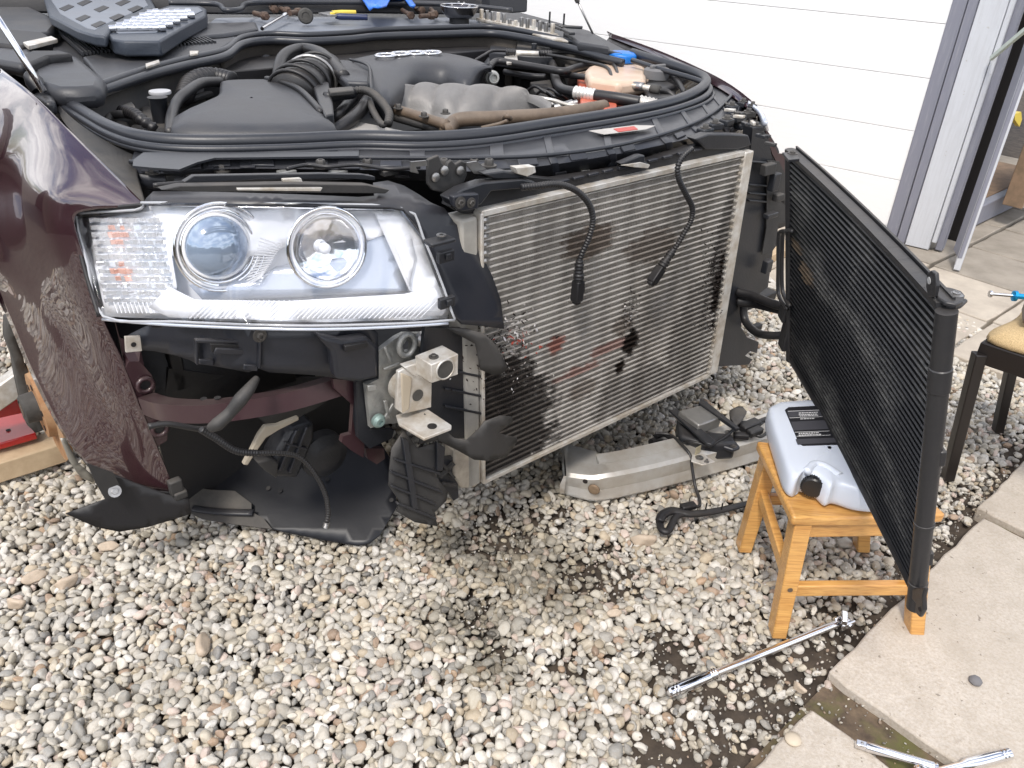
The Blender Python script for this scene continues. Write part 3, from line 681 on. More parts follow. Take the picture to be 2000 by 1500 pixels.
# lump of torn fins and leaf debris stuck to the core
def debris(cx, cy, n, sp, m, b=-.008, sz=.006, nm='torn_fin'):
    v = []; f = []
    for i in range(n):
        x = cx+random.gauss(0, sp[0]); y = cy+random.gauss(0, sp[1]); p = PB(x, y, b+random.uniform(-.008, .006)); o = len(v)
        a = Vector((random.gauss(0, 1), random.gauss(0, 1), random.gauss(0, 1))).normalized()*sz*random.uniform(.4, 1.3); c = Vector((random.gauss(0, 1), random.gauss(0, 1), random.gauss(0, 1))).normalized()*sz*.5
        v += [p-a, p+c, p+a, p-c]; f.append((o, o+1, o+2, o+3))
    mesh(nm, (v, f), m, car, kind='stuff', solid=.0008)
M['soot_and_hole_shade'] = mat('oily_debris_and_hole_shade', (.02, .014, .012), .8); M['brightfin'] = mat('torn_bright_fin', (.6, .57, .55), .4, metal=.6); M['redfin'] = mat('reddish_residue', (.33, .06, .04), .6)  # first one: oily debris, and painted shade for holes and the beam mouth
debris(1005, 650, 70, (22, 22), M['brightfin']); debris(1000, 668, 26, (26, 12), M['redfin']); debris(975, 665, 130, (32, 32), M['soot_and_hole_shade'])
debris(1230, 605, 60, (12, 26), M['soot_and_hole_shade'], sz=.004); debris(1228, 610, 25, (10, 18), M['brightfin'], sz=.004); debris(1393, 540, 190, (11, 40), M['soot_and_hole_shade'], sz=.005); debris(1385, 640, 40, (10, 14), M['soot_and_hole_shade'], sz=.004)
debris(985, 820, 90, (30, 50), M['soot_and_hole_shade'], sz=.004); debris(990, 740, 110, (40, 20), M['soot_and_hole_shade'], sz=.004); debris(990, 730, 26, (34, 18), M['brightfin'], sz=.003)
# shroud strip above the core
mesh('top_shroud', sheet([(885, 388), (905, 372), (1020, 345), (1090, 352), (1225, 330), (1350, 290), (1440, 270), (1462, 272), (1464, 292), (1380, 313), (1180, 357), (1040, 384), (945, 408), (935, 418), (900, 416), (880, 405)], fB(.012), 22), M['dark'], car, solid=.03)
g = []
for i in range(12):
    x = 1100+i*29; g.append(box(PB(x, 373-.232*(x-1040)-6, .008), (U, V, ZZ), (.030, .010, .005)))
for q_ in g: mesh('shroud_rib', q_, M['navy'], car, bevel=.001, seg=1)
# ------------------------------------------------------------------ lock carrier beam (slam panel)
rear = [(262, 296, .950), (330, 292, .958), (440, 287, .958), (600, 287, .958), (800, 285, .958), (930, 280, .958), (1060, 264, .958), (1200, 240, .958), (1305, 214, .958), (1368, 184, .958), (1396, 165, .958)]
mid = [(255, 322, .935), (340, 322, .945), (440, 312, .950), (600, 313, .950), (800, 314, .950), (930, 314, .950), (1070, 308, .950), (1210, 288, .950), (1330, 255, .950), (1395, 222, .95), (1428, 190, .95)]
edge = [(258, 338, .92), (345, 338, .932), (440, 330, .938), (600, 330, .938), (800, 333, .938), (940, 334, .938), (1075, 322, .938), (1215, 299, .938), (1345, 270, .938), (1420, 240, .938), (1448, 205, .938)]
bot = [(262, 352, .89), (350, 356, .89), (445, 348, .895), (600, 348, .895), (800, 352, .893), (945, 362, .885), (1080, 354, .885), (1220, 328, .885), (1350, 292, .89), (1432, 262, .90), (1460, 225, .90)]
SP = [[PZ(*q) for q in r] for r in (rear, mid, edge, bot)]
mesh('lock_carrier', facing(grid(SP, 6)), M['carrier'], car, smooth='auto', solid=.02, ang=45)
SM = [smoothp(r, 10) for r in SP]
for i in (16, 22, 33, 40, 52, 60, 68, 76, 82, 88, 93):     # raised cross ribs
    w_ = 2 if i < 60 else 1
    g = facing(grid([[SM[k][min(i+j, len(SM[k])-1)]+ZZ*(.003 if k < 3 else .001)-V*(.003 if k >= 2 else 0) for k in range(4)] for j in (0, w_)]))
    mesh('rib', g, M['carrier'], car, solid=.007, soff=-1, bevel=.001)
mesh('carrier_lip', tube([p+ZZ*.006 for p in SP[1]], .0045, 8, 8), M['rubber'], car, smooth=True)
mesh('left_gutter_sheet', facing(grid([[PZ(100, 190, .985), PZ(150, 238, .97), PZ(215, 280, .955), PZ(262, 303, .945)], [PZ(120, 232, .965), PZ(170, 282, .955), PZ(232, 330, .935), PZ(270, 345, .92)], [PB(150, 268, .55), PB(190, 306, .49), PB(240, 358, .40), PB(285, 400, .34)]], 5)), M['grime'], car, smooth=True, solid=.003)
mesh('left_carrier_end', tube([PZ(x, y, .905) for x, y in ((245, 345), (275, 350), (330, 352), (400, 350))], .022, 12, 6), M['navy'], car, smooth=True)
mesh('rubber_flap', sheet(z2(.35, 0, 0, (800, 850), (2000, 845), (2000, 870), (1200, 880), (1100, 905), (1000, 945), (850, 935), (740, 925), (745, 890)), fZ(.962), 26), M['rubber'], car, solid=.004)
for (x, y, z) in ((301, 338, .925), (435, 335, .93), (627, 327, .945), (867, 325, .945), (718, 325, .94), (926, 325, .94), (955, 325, .95)):
    hexbolt(PZ(x, y, z), ZZ, .0095, .013, car)
for (x, y) in ((1193, 318), (1165, 320), (735, 327)):
    mesh('plug', lathe(PB(x, y, carc(PZ(x, y, .91))[1]-.0), -V, [(.014, -.005), (.014, .006), (.011, .009), (.005, .009)], 20), M['black'], car, smooth='auto')
for (x, y) in ((1141, 326), (1279, 299)):
    p = PZ(x, y, .91)-V*.003
    mesh('nut_clip', prism([p+U*a+ZZ*z for a, z in ((-.014, -.012), (.014, -.012), (.008, .012), (-.008, .012))], -V*.004), M['rawalu'], car, bevel=.001)
    mesh('clip_hole', lathe(p-V*.004, -V, [(.005, 0), (.005, .001)], 12), M['dark'], car)
for nm, pts in (('data_label', [(1150, 256), (1240, 245), (1280, 246), (1262, 253), (1180, 263)]),):
    mesh('data_label', prism([PZ(x, y, .962) for x, y in pts], ZZ*.001), M['label_white'], car)
mesh('label_red_panel', prism([PZ(x, y, .9635) for x, y in ((1198, 252), (1238, 247), (1246, 253), (1208, 258))], ZZ*.001), M['label_red'], car)
# bonnet latch
def PBb(l, b): return [PB(x, y, b) for x, y in l]
mesh('bonnet_latch', prism(PBb(z2(.3, 500, 0, (1120, 1040), (1190, 1010), (1210, 1060), (1240, 1095), (1250, 1060), (1275, 1040), (1300, 1070), (1340, 1045), (1370, 1060), (1375, 1140), (1340, 1230), (1240, 1260), (1150, 1240), (1120, 1200)), .03), V*.008), M['grime'], car, bevel=.002)
for (x, y) in ((867, 333), (898, 333), (850, 346)):
    mesh('rivet', lathe(PB(x, y, .028), -V, [(.009, 0), (.009, .003), (.006, .005)], 14), M['steel'], car, smooth='auto')
mesh('latch_bracket', sheet(z2(.3, 500, 0, (1010, 1055), (1110, 1045), (1115, 1080), (1040, 1085), (1060, 1130), (1010, 1120)), fB(.02), 14), M['steel'], car, solid=.004)
mesh('latch_bracket', sheet(z2(.3, 500, 0, (1375, 1060), (1440, 1050), (1510, 1110), (1500, 1140), (1420, 1130), (1375, 1080)), fB(.02), 14), M['steel'], car, solid=.004)
# brackets ahead of the carrier
def blockp(nm, pts, b, dep, m, bev=.003): return mesh(nm, prism(PBb(pts, b), V*dep), m, car, bevel=bev)
blockp('bracket', [(875, 388), (905, 370), (945, 357), (1020, 350), (1048, 356), (1030, 368), (960, 374), (940, 400), (905, 412), (885, 402)], -.012, .03, M['black'])
blockp('bracket', [(885, 384), (902, 380), (936, 378), (935, 408), (902, 414), (888, 404)], -.026, .016, M['navy'])
hexbolt(PB(920, 396, -.027), -V, .006, .005, car); hexbolt(PB(899, 396, -.027), -V, .007, .004, car)
blockp('bracket', [(945, 340), (985, 334), (1000, 337), (1040, 336), (1042, 344), (1010, 350), (965, 350)], -.005, .025, M['black'])
blockp('clip', [(1008, 328), (1045, 325), (1047, 337), (1030, 345), (1012, 340)], -.015, .02, M['rawalu'], .001)
blockp('bracket', [(1212, 320), (1250, 304), (1260, 303), (1260, 315), (1268, 320), (1268, 327), (1245, 326)], -.006, .02, M['black'])
blockp('clip', [(1214, 323), (1252, 317), (1270, 322), (1266, 329), (1240, 327)], -.009, .005, M['rawalu'], .001)
blockp('bracket', [(1358, 272), (1385, 262), (1425, 262), (1462, 264), (1468, 284), (1440, 292), (1380, 292), (1370, 282)], .0, .03, M['black'])
for (x, y, z, s) in ((1378, 250, .955, 1), (1397, 240, .96, 1), (1420, 232, .96, 1), (1440, 225, .95, 1.2), (1462, 218, .94, 1), (1450, 240, .93, 1), (1475, 245, .92, 1.2), (1430, 205, .96, .9), (1452, 198, .95, .9), (1470, 205, .95, .8)):
    c = PZ(x, y, z); ang = R_(random.uniform(-20, 20))
    a1 = (U*math.cos(ang)+V*math.sin(ang)); mesh('clip_bracket', box(c-ZZ*.008, (a1, a1.cross(ZZ), ZZ), (.040*s, .026*s, .016)), random.choice([M['black'], M['black'], M['grime']]), car, bevel=.003)
    hexbolt(c, ZZ, .008*s, .008, car)
for i in range(9):
    x = 1415+random.uniform(-10, 90); y = 190+(x-1400)*.75+random.uniform(-6, 14); c = PZ(x, y, .955)
    mesh('clip', box(c, ((V+U*random.uniform(-1, 1)), U, ZZ), (.026, .012, .008)), random.choice([M['black'], M['rawalu'], M['grime']]), car, bevel=.001, seg=1)
# long bracket over the headlight
blockp('headlight_top_rail', z2(.445, 130, 300, (515, 125), (560, 98), (870, 92), (1120, 88), (1300, 92), (1355, 102), (1355, 118), (1200, 108), (1000, 115), (860, 112), (580, 128), (600, 138), (560, 142)), .09, .012, M['black'], .0015)
blockp('headlight_top_rail', z2(.445, 130, 300, (415, 160), (500, 142), (1000, 132), (1320, 138), (1420, 160), (1400, 176), (1000, 172), (560, 168)), .06, .02, M['grime'], .0015)
blockp('clip', z2(.445, 130, 300, (950, 112), (1030, 108), (1040, 130), (955, 134)), .075, .008, M['rawalu'], .001)
blockp('trim_strip', z2(.445, 130, 300, (750, 152), (1125, 150), (1115, 166), (750, 162)), .055, .006, M['rawalu'], .001)
# ------------------------------------------------------------------ headlight
XB = ([145, 170, 200, 260, 340, 450, 600, 750, 885, 985], [.430, .412, .37, .30, .215, .13, .055, .005, -.03, -.045])
hb0 = lin(*XB)
def HB(x, y): return hb0(x) + (520-y)*.00028 + .0
def HP(x, y, inset=0.): return PB(x, y, HB(x, y)+inset)
hl = mesh('headlight', sheet([(150, 428), (285, 404), (290, 398), (784, 409), (824, 462), (880, 606), (872, 622), (560, 632), (200, 618)], lambda x, y: HP(x, y, .075), 30), mat('headlight_bowl', (.86, .87, .9), .35, metal=.3), car, smooth=True, solid=.004)
def glassmat(name, tint=(1, 1, 1), f=.08, rough=.0, extra=0.):
    m = bpy.data.materials.new(name); m.use_nodes = True; nt = m.node_tree; N = nt.nodes; L = nt.links; N.clear()
    o = N.new('ShaderNodeOutputMaterial'); t = N.new('ShaderNodeBsdfTransparent'); t.inputs[0].default_value = (*tint, 1)
    g = N.new('ShaderNodeBsdfGlossy'); g.inputs['Roughness'].default_value = rough; lw = N.new('ShaderNodeLayerWeight'); lw.inputs[0].default_value = .5; fr = N.new('ShaderNodeMath'); fr.operation = 'POWER'; fr.inputs[1].default_value = 4.5; L.new(lw.outputs['Facing'], fr.inputs[0])
    ad = N.new('ShaderNodeMath'); ad.inputs[1].default_value = f; L.new(fr.outputs[0], ad.inputs[0]); ad.use_clamp = True
    x = N.new('ShaderNodeMixShader'); L.new(ad.outputs[0], x.inputs[0]); L.new(t.outputs[0], x.inputs[1]); L.new(g.outputs[0], x.inputs[2]); L.new(x.outputs[0], o.inputs[0]); return m
M['glass'] = glassmat('clear_lens', (.985, .99, 1), .045)
M['glass2'] = glassmat('clear_prism', (.96, .97, 1), .10, .05)
M['hchrome'] = mat('headlight_chrome', (.92, .93, .96), .10, metal=1.)
M['hwhite'] = mat('pearl_reflector', (.93, .93, .945), .35, metal=.12, coat=.6)
M['hblue'] = mat('blue_grey_bezel', (.55, .59, .67), .25, metal=.35, coat=.8)
M['blueglass'] = mat('projector_glass', (.30, .38, .50), .04, metal=.35, coat=1.)
def hs(nm, poly, inset, m, th=.002, step=24, **k): return mesh(nm, sheet(poly, lambda x, y: HP(x, y, inset), step), m, hl, solid=th, smooth=True, **k)
lens_poly = [(148, 425), (160, 416), (265, 410), (280, 398), (300, 396), (560, 398), (784, 407), (826, 462), (882, 608), (872, 626), (720, 634), (560, 636), (340, 628), (202, 618), (172, 520)]
hs('cover_lens', lens_poly, 0, M['glass'], .0015, 22)
# outer frame of the cover
lp = [HP(x, y, .0) for x, y in lens_poly]
mesh('cover_rim', tube(lp, .0026, 8, 3, closed=True), mat('grey_rim', (.40, .41, .43), .3, coat=.6), hl, smooth=True)
mesh('lower_lip', tube([HP(x, y, .0)-ZZ*.004 for x, y in ((200, 620), (340, 631), (560, 639), (720, 637), (875, 628))], .0032, 8, 6), M['hblue'], hl, smooth=True)
hs('upper_reflector', [(290, 402), (780, 411), (800, 440), (720, 470), (560, 480), (520, 500), (330, 500), (300, 430)], .030, M['hwhite'], .002)
hs('lower_strip', [(330, 560), (380, 585), (560, 588), (790, 574), (848, 560), (872, 606), (864, 616), (560, 626), (330, 620), (290, 600)], .012, M['hwhite'], .002)
hs('inner_shelf', [(368, 556), (500, 545), (540, 520), (690, 500), (715, 460), (760, 430), (796, 570), (560, 582), (400, 590)], .034, M['hblue'], .002)
hs('corner_reflector', [(730, 412), (782, 412), (822, 465), (874, 604), (840, 585), (800, 568)], .020, M['hwhite'], .002)
hs('corner_facet', [(770, 470), (800, 455), (812, 500), (800, 560)], .014, M['hwhite'], .002)
g = []
for i in range(46):   # fine ribs of the lower strip
    x = 392+i*10; g.append(bar(HP(x-22, 622, .008), HP(x+14, 586, .008), .0012, .0015))
mesh('strip_rib', join(*g), M['hwhite'], hl, kind='stuff')
# projector lamp
vd = -V
def ringat(cx, cy, r, inset, rr, m, nm, squash=1.0):
    c = HP(cx, cy, inset); n = (CAM-c).normalized()*.35 + vd*.65; n.normalize(); s = n.cross(ZZ).normalized(); t = s.cross(n)
    return mesh(nm, tube([c+s*r*math.cos(a)+t*r*math.sin(a) for a in [i*2*math.pi/40 for i in range(40)]], rr, 8, 1, closed=True), m, hl, smooth=True), c, n
def px_r(cx, cy, inset, px): return (HP(cx+px, cy, inset)-HP(cx, cy, inset)).length*0 + px/FPX*(HP(cx, cy, inset)-CAM).dot(fw)
for (cx, cy, r, ins, rr, m) in ((432, 484, 86, .014, .003, 'hchrome'), (430, 484, 79, .014, .0025, 'hwhite'), (427, 483, 70, .006, .003, 'hchrome'), (424, 482, 62, .002, .003, 'hwhite'), (640, 484, 78, .006, .0035, 'hchrome'), (640, 484, 71, .010, .0025, 'hwhite')):
    ringat(cx, cy, px_r(cx, cy, ins, r), ins, rr, M[m], 'ring')
def dish(cx, cy, r, ins, prof, m, nm, seg=40):
    c = HP(cx, cy, ins); n = (CAM-c).normalized()*.35 + vd*.65; n.normalize(); k = px_r(cx, cy, ins, r)
    return mesh(nm, lathe(c, n, [(a*k, h*k) for a, h in prof], seg), m, hl, smooth=True)
dish(424, 482, 60, .004, [(1.0, -.25), (1.02, 0), (.98, .1), (.86, .3), (.6, .5), (.3, .60), (.05, .63)], M['blueglass'], 'projector_lens')
def cone(cx, cy, r, ins, prof, m, nm, seg=40):
    c = HP(cx, cy, ins); n = (CAM-c).normalized()*.35 + vd*.65; n.normalize(); k = px_r(cx, cy, ins, r)
    s = n.cross(ZZ).normalized(); t = s.cross(n); v = []; f = []
    for a_, h in prof:
        for q in range(seg): th = 2*math.pi*q/seg; wv = 1+.05*math.cos(th*9)*(1-a_); v.append(c+(s*math.cos(th)+t*math.sin(th))*a_*k*wv+n*h*k)
    for i in range(len(prof)-1):
        for q in range(seg): f.append((i*seg+q, i*seg+(q+1) % seg, (i+1)*seg+(q+1) % seg, (i+1)*seg+q))
    return mesh(nm, (v, f), m, hl, smooth=True)
cone(430, 484, 86, .014, [(1, 0), (.93, -.12), (.80, -.10), (.70, .02)], M['hchrome'], 'projector_shroud')
cone(640, 484, 76, .004, [(1, 0), (.95, -.16), (.8, -.30), (.55, -.38), (.25, -.42), (.08, -.43)], M['hchrome'], 'main_reflector', 60)
dish(632, 484, 11, .026, [(1, -1), (1, 1.0), (.6, 1.5), (.2, 1.6)], M['hwhite'], 'bulb', 16)
# ribs that fan out beside the projector
g = []
for i in range(16):
    t = i/15; g.append(bar(HP(478+t*30, 560-t*95, .02), HP(512+t*38, 540-t*60, .02), .0015, .002))
mesh('fan_rib', join(*g), M['hwhite'], hl, kind='stuff')
# indicator block: small tilted chrome facets, some tinted by the amber bulbs behind
M['amber'] = mat('amber_tint', (.84, .50, .40), .25, metal=.3, coat=.5)
hs('indicator_back', [(165, 430), (300, 412), (330, 470), (345, 560), (330, 612), (205, 610)], .030, M['hwhite'], .002)
g = []; ga = []
for r_ in range(12):
    y = 430+r_*14.2
    x = 176+r_*2.6
    while x < 306+r_*3:
        wpx = random.uniform(5, 13) if x < 262 else random.uniform(3, 6)
        p = HP(x+wpx/2, y, .018+random.uniform(-.002, .002)); k = .82*(HP(x+wpx, y, .018)-HP(x, y, .018)).length
        q = box(p, (U*.8-V*(.5+random.uniform(-.35, .35))+ZZ*random.uniform(-.1, .1), V+ZZ*random.uniform(-.3, .5), ZZ+V*random.uniform(-.35, .35)), (k, .004, .0085))
        am = math.hypot((x-228)/20, (y-455)/24) < 1 or math.hypot((x-236)/22, (y-528)/26) < 1
        (ga if am and random.random() < .75 else g).append(q); x += wpx
mesh('indicator_facet', join(*g), mat('facet_silver', (.85, .86, .88), .22, metal=.55, coat=.5), hl, kind='stuff')
mesh('amber_facet', join(*ga), M['amber'], hl, kind='stuff')
g = [bar(HP(x, 590, .015), HP(x+8, 612, .015), .0012, .002) for x in range(222, 350, 8)]
mesh('indicator_rib', join(*g), M['hwhite'], hl)
# black trim over and beside the lamp
trim = z2(.445, 130, 300, (335, 218), (350, 195), (380, 165), (560, 165), (1000, 178), (1280, 190), (1350, 185), (1345, 128), (1410, 118), (1480, 140), (1540, 175), (1600, 215), (1660, 240), (1700, 300), (1760, 352), (1820, 440), (1870, 540), (1905, 640), (1922, 770), (1830, 757), (1740, 750), (1698, 712), (1640, 540), (1560, 350), (1480, 243), (1420, 232), (1000, 222), (560, 217))
def TB(x, y): return HB(x, y)-.004+max(0, (400-y))*.0016 + (max(0, x-800)*.00022)
mesh('headlight_trim', sheet(trim, lambda x, y: PB(x, y, TB(x, y)), 20), M['navy'], car, smooth='auto', solid=.006, ang=60)
mesh('trim_tab', box(PB(858, 470, -.055), (U, V, ZZ), (.055, .03, .008)), M['black'], car, bevel=.003)
mesh('trim_tab_washer', lathe(PB(862, 466, -.058)+ZZ*.006, ZZ, [(.009, 0), (.009, .002), (.004, .002), (.004, .0)], 14), M['steel'], car)
for (x, y) in ((870, 500), (872, 590)):
    mesh('trim_clip', join(box(PB(x, y, -.046), (U, V, ZZ), (.035, .012, .022)), box(PB(x+4, y, -.052), (U, V, ZZ), (.012, .012, .012))), M['black'], car, bevel=.002)
mesh('seam_trim', tube([HP(x, y, .002)+ZZ*.004 for x, y in ((146, 424), (160, 414), (220, 410), (280, 404))], .004, 8, 5), M['dark'], car, smooth=True)
mesh('seam_trim', tube([HP(x, y, .004)-U*.006 for x, y in ((148, 428), (158, 470), (178, 545), (200, 616))], .004, 8, 5), M['dark'], car, smooth=True)
# ------------------------------------------------------------------ under the lamp
mesh('lamp_carrier', sheet(z2(.4, 230, 600, (30, 150), (60, 130), (130, 95), (300, 80), (640, 95), (1240, 92), (1270, 130), (1278, 345), (1180, 368), (1060, 345), (940, 330), (850, 325), (740, 318), (690, 300), (640, 318), (480, 290), (390, 278), (350, 258), (290, 238), (180, 215), (120, 210), (60, 222), (40, 190)), lambda x, y: PB(x, y, HB(x, 560)+.035+.03*math.sin((x-250)/60.)*.15), 22), M['navy'], car, solid=.02, smooth='auto', ang=40)
hbb = lambda x: HB(x, 560)+.035
def onc(pts, dx=0., dep=.012, m=None, nm='rib', bev=.002): return mesh(nm, prism([PB(x, y, hbb(sum(p[0] for p in pts)/len(pts))-.012+dx) for x, y in pts], V*dep), m or M['navy'], car, bevel=bev)
onc(z2(.4, 230, 600, (380, 160), (700, 165), (705, 180), (385, 176)), nm='rib')
onc(z2(.4, 230, 600, (380, 165), (396, 165), (396, 285), (385, 283)), nm='rib')
onc(z2(.4, 230, 600, (690, 165), (706, 168), (700, 300), (688, 300)), nm='rib')
onc(z2(.4, 230, 600, (450, 178), (625, 182), (630, 232), (460, 222)), -.001, .004, M['dark'], 'carrier_slot')
onc(z2(.4, 230, 600, (480, 200), (620, 205), (625, 236), (470, 230)), -.003, .006, M['navy'], 'carrier_tongue')
onc(z2(.4, 230, 600, (398, 255), (470, 258), (472, 288), (400, 280)), -.0, .006, nm='pad')
onc(z2(.4, 230, 600, (618, 280), (685, 285), (685, 315), (615, 308)), -.0, .006, nm='pad')
onc(z2(.4, 230, 600, (980, 140), (1010, 180), (1050, 220), (1070, 355), (1180, 366), (1275, 345), (1270, 190), (1220, 145), (1100, 165)), -.02, .03, nm='carrier_corner', bev=.01)
onc(z2(.4, 230, 600, (1110, 190), (1220, 170), (1225, 195), (1110, 222)), -.026, .01, M['dark'], 'carrier_slot')
c = PB(260, 671, .30); mesh('square_nut', prism(PBb([(244, 658), (274, 656), (278, 686), (246, 689)], .30), V*.006), M['rawalu'], car, bevel=.001)
mesh('nut_hole', lathe(PB(261, 673, .299), -V, [(.005, 0), (.005, .0008)], 14), M['dark'], car)
hexbolt(PB(507, 655, HB(507, 560)+.02), -V, .008, .008, car)
# crash box plate and bracket
CB = .035
mesh('crash_plate', sheet(z2(.4, 230, 600, (1275, 215), (1360, 150), (1400, 130), (1500, 130), (1490, 200), (1482, 530), (1400, 565), (1300, 570), (1235, 590), (1212, 380), (1275, 350)), fB(CB), 24, holes=[z2(.4, 230, 600, (1390, 190), (1415, 155), (1435, 180), (1430, 215), (1400, 220))]), M['castalu'], car, solid=.012)
for pts in (((1300, 200), (1330, 275), (1345, 270), (1312, 195)), ((1300, 300), (1380, 270), (1380, 285), (1305, 315)), ((1222, 385), (1265, 380), (1266, 410), (1225, 415)), ((1300, 460), (1320, 545), (1335, 545), (1318, 455)), ((1345, 470), (1290, 560), (1305, 565), (1360, 478)), ((1420, 230), (1480, 260), (1480, 275), (1415, 245))):
    mesh('plate_rib', prism([PB(x, y, CB-.014) for x, y in z2(.4, 230, 600, *pts)], V*.006), M['castalu'], car, bevel=.002)
mesh('eye_ring', tube([PB(230+.4*1412, 600+.4*185, CB-.016)+U*.019*math.cos(t)+ZZ*.024*math.sin(t) for t in [i*math.pi/8 for i in range(16)]], .006, 8, 1, closed=True), M['castalu'], car, smooth=True)
mesh('bush', lathe(PB(822, 661, CB-.006), -V, [(.017, 0), (.017, .010), (.012, .016), (.006, .016), (.006, .010)], 20), M['steel'], car, smooth='auto')
mesh('bush', lathe(PB(737, 820, CB-.006), -V, [(.015, 0), (.015, .008), (.010, .014), (.005, .014), (.005, .010)], 20), mat('green_grey_bush', (.22, .3, .28), .5, metal=.4), car, smooth='auto')
mesh('crash_tube', lathe(PB(785, 750, CB-.01), -V, [(.034, 0), (.034, .030), (.028, .034)], 28), M['rawalu'], car, smooth='auto')
bf = CB-.055
mesh('mount_bracket', prism(PBb(z2(.4, 230, 600, (1370, 315), (1400, 300), (1535, 370), (1532, 490), (1395, 522), (1362, 500)), bf), V*.010), M['rawalu'], car, bevel=.002)
mesh('mount_bracket', prism(PBb(z2(.4, 230, 600, (1385, 322), (1440, 345), (1425, 500), (1392, 520)), bf-.003), V*.008), mat('dusty_buff_alu', (.5, .43, .33), .6, metal=.3), car, bevel=.003)
mesh('mount_hole', lathe(PB(816, 772, bf-.001), -V, [(.013, 0), (.013, .001)], 20), M['castiron'], car)
zb = carc(PB(230+.4*1490, 600+.4*515, bf))[2]
mesh('foot_plate', prism([PZ(x, y, zb) for x, y in z2(.4, 230, 600, (1358, 525), (1500, 488), (1630, 575), (1628, 588), (1495, 640), (1372, 568))], ZZ*-.007), M['rawalu'], car, bevel=.0015)
mesh('foot_hole', lathe(PZ(844, 833, zb)+ZZ*.0005, ZZ, [(.010, 0), (.010, .001)], 18), M['dark'], car)
hp_ = z2(.4, 230, 600, (1498, 248), (1622, 200), (1665, 225), (1662, 330), (1530, 372), (1528, 280))
fr_ = [PB(x, y, bf-.055) for x, y in z2(.4, 230, 600, (1530, 282), (1664, 228), (1662, 330), (1532, 372))]
mesh('tow_eye_block', prism(fr_, V*.05+U*-.004), M['rawalu'], car, bevel=.002)
cc_ = (fr_[0]+fr_[1]+fr_[2]+fr_[3])/4
mesh('eye_ring', tube([cc_-V*.001+U*.021*math.cos(t)+ZZ*.021*math.sin(t) for t in [i*math.pi/10 for i in range(20)]], .0022, 6, 1, closed=True), M['alu'], car, smooth=True)
mesh('eye_hole', lathe(cc_-V*.0005, -V, [(.0195, 0), (.0195, .001)], 28), M['castiron'], car)
mesh('block_arm', prism(PBb(z2(.4, 230, 600, (1400, 295), (1500, 262), (1530, 282), (1530, 370), (1440, 330)), bf-.006), V*.02), M['rawalu'], car, bevel=.002)
hexbolt(PZ(847, 697, carc(fr_[0])[2]+.002), ZZ, .006, .005, car)
# ------------------------------------------------------------------ plastic ducts left of the radiator
mesh('air_duct', sheet(z2(.4, 230, 600, (1500, 100), (1700, 105), (1790, 115), (1788, 320), (1785, 515), (1740, 530), (1740, 640), (1650, 640), (1540, 580), (1500, 500), (1480, 300)), fB(lambda x, y: .0+.0), 24), M['black'], car, solid=.01)
for y in (300, 395, 480): mesh('duct_rib', prism(PBb(z2(.4, 230, 600, (1600, y), (1780, y+35), (1780, y+48), (1600, y+12)), -.008), V*.008), M['black'], car, bevel=.002)
mesh('duct_flap', sheet(z2(.4, 230, 600, (1600, 100), (1700, 105), (1790, 130), (1850, 190), (1903, 290), (1885, 320), (1840, 335), (1770, 305), (1745, 180)), fB(lambda x, y: -.02-(x-880)*.0005), 16), M['grime'], car, solid=.003, smooth=True)
mesh('duct_scoop', sheet(z2(.4, 230, 600, (1500, 520), (1560, 560), (1640, 640), (1700, 650), (1760, 600), (1790, 560), (1870, 530), (1925, 535), (1930, 560), (1860, 615), (1950, 640), (1950, 660), (1900, 730), (1820, 752), (1740, 745), (1660, 700), (1560, 650), (1470, 670), (1480, 600)), fB(lambda x, y: -.03-max(0, x-900)*.0004-.03*math.sin(max(0, min(1, (x-880)/120))*3.1)), 14), M['grime'], car, solid=.003, smooth=True)
def lowb(x, y): return -.02-(y-850)*.0002
mesh('lower_duct', sheet(z2(.4, 230, 600, (1340, 690), (1400, 600), (1465, 690), (1560, 660), (1590, 700), (1580, 800), (1540, 800), (1570, 850), (1612, 900), (1605, 945), (1550, 1000), (1560, 1070), (1450, 1050), (1365, 1000), (1380, 950), (1325, 870), (1330, 780)), fB(lowb), 16), M['grime'], car, solid=.004, smooth='auto')
for pts in (((1390, 640), (1420, 650), (1470, 990), (1440, 985)), ((1335, 800), (1590, 900), (1585, 912), (1335, 812)), ((1340, 870), (1560, 960), (1555, 972), (1338, 880)), ((1370, 955), (1560, 1030), (1556, 1042), (1366, 966)), ((1560, 660), (1600, 690), (1588, 800), (1560, 800)), ((1355, 740), (1580, 810), (1575, 822), (1355, 750))):
    mesh('duct_rib', prism([PB(x, y, lowb(x, y)-.009) for x, y in z2(.4, 230, 600, *pts)], V*.01), M['black'], car, bevel=.0015)
mesh('duct_box', sheet(z2(.4, 230, 600, (1560, 740), (1650, 730), (1665, 930), (1640, 945), (1612, 900), (1570, 850)), fB(.0), 16), M['black'], car, solid=.01)
for (p, q) in (((1580, 760), (1640, 830)), ((1640, 760), (1575, 830)), ((1590, 860), (1650, 870))):
    a, b = z2(.4, 230, 600, p, q); mesh('duct_rib', bar(PB(*a, -.008), PB(*b, -.008), .006, .01, V), M['grime'], car)
mesh('tank_foot', prism(PBb([(888, 880), (940, 885), (940, 935), (930, 952), (902, 955), (886, 930)], -.006), V*.04), mat('cream_tank_low', (.42, .37, .30), .6, var=.4, vs_=25), car, bevel=.005)
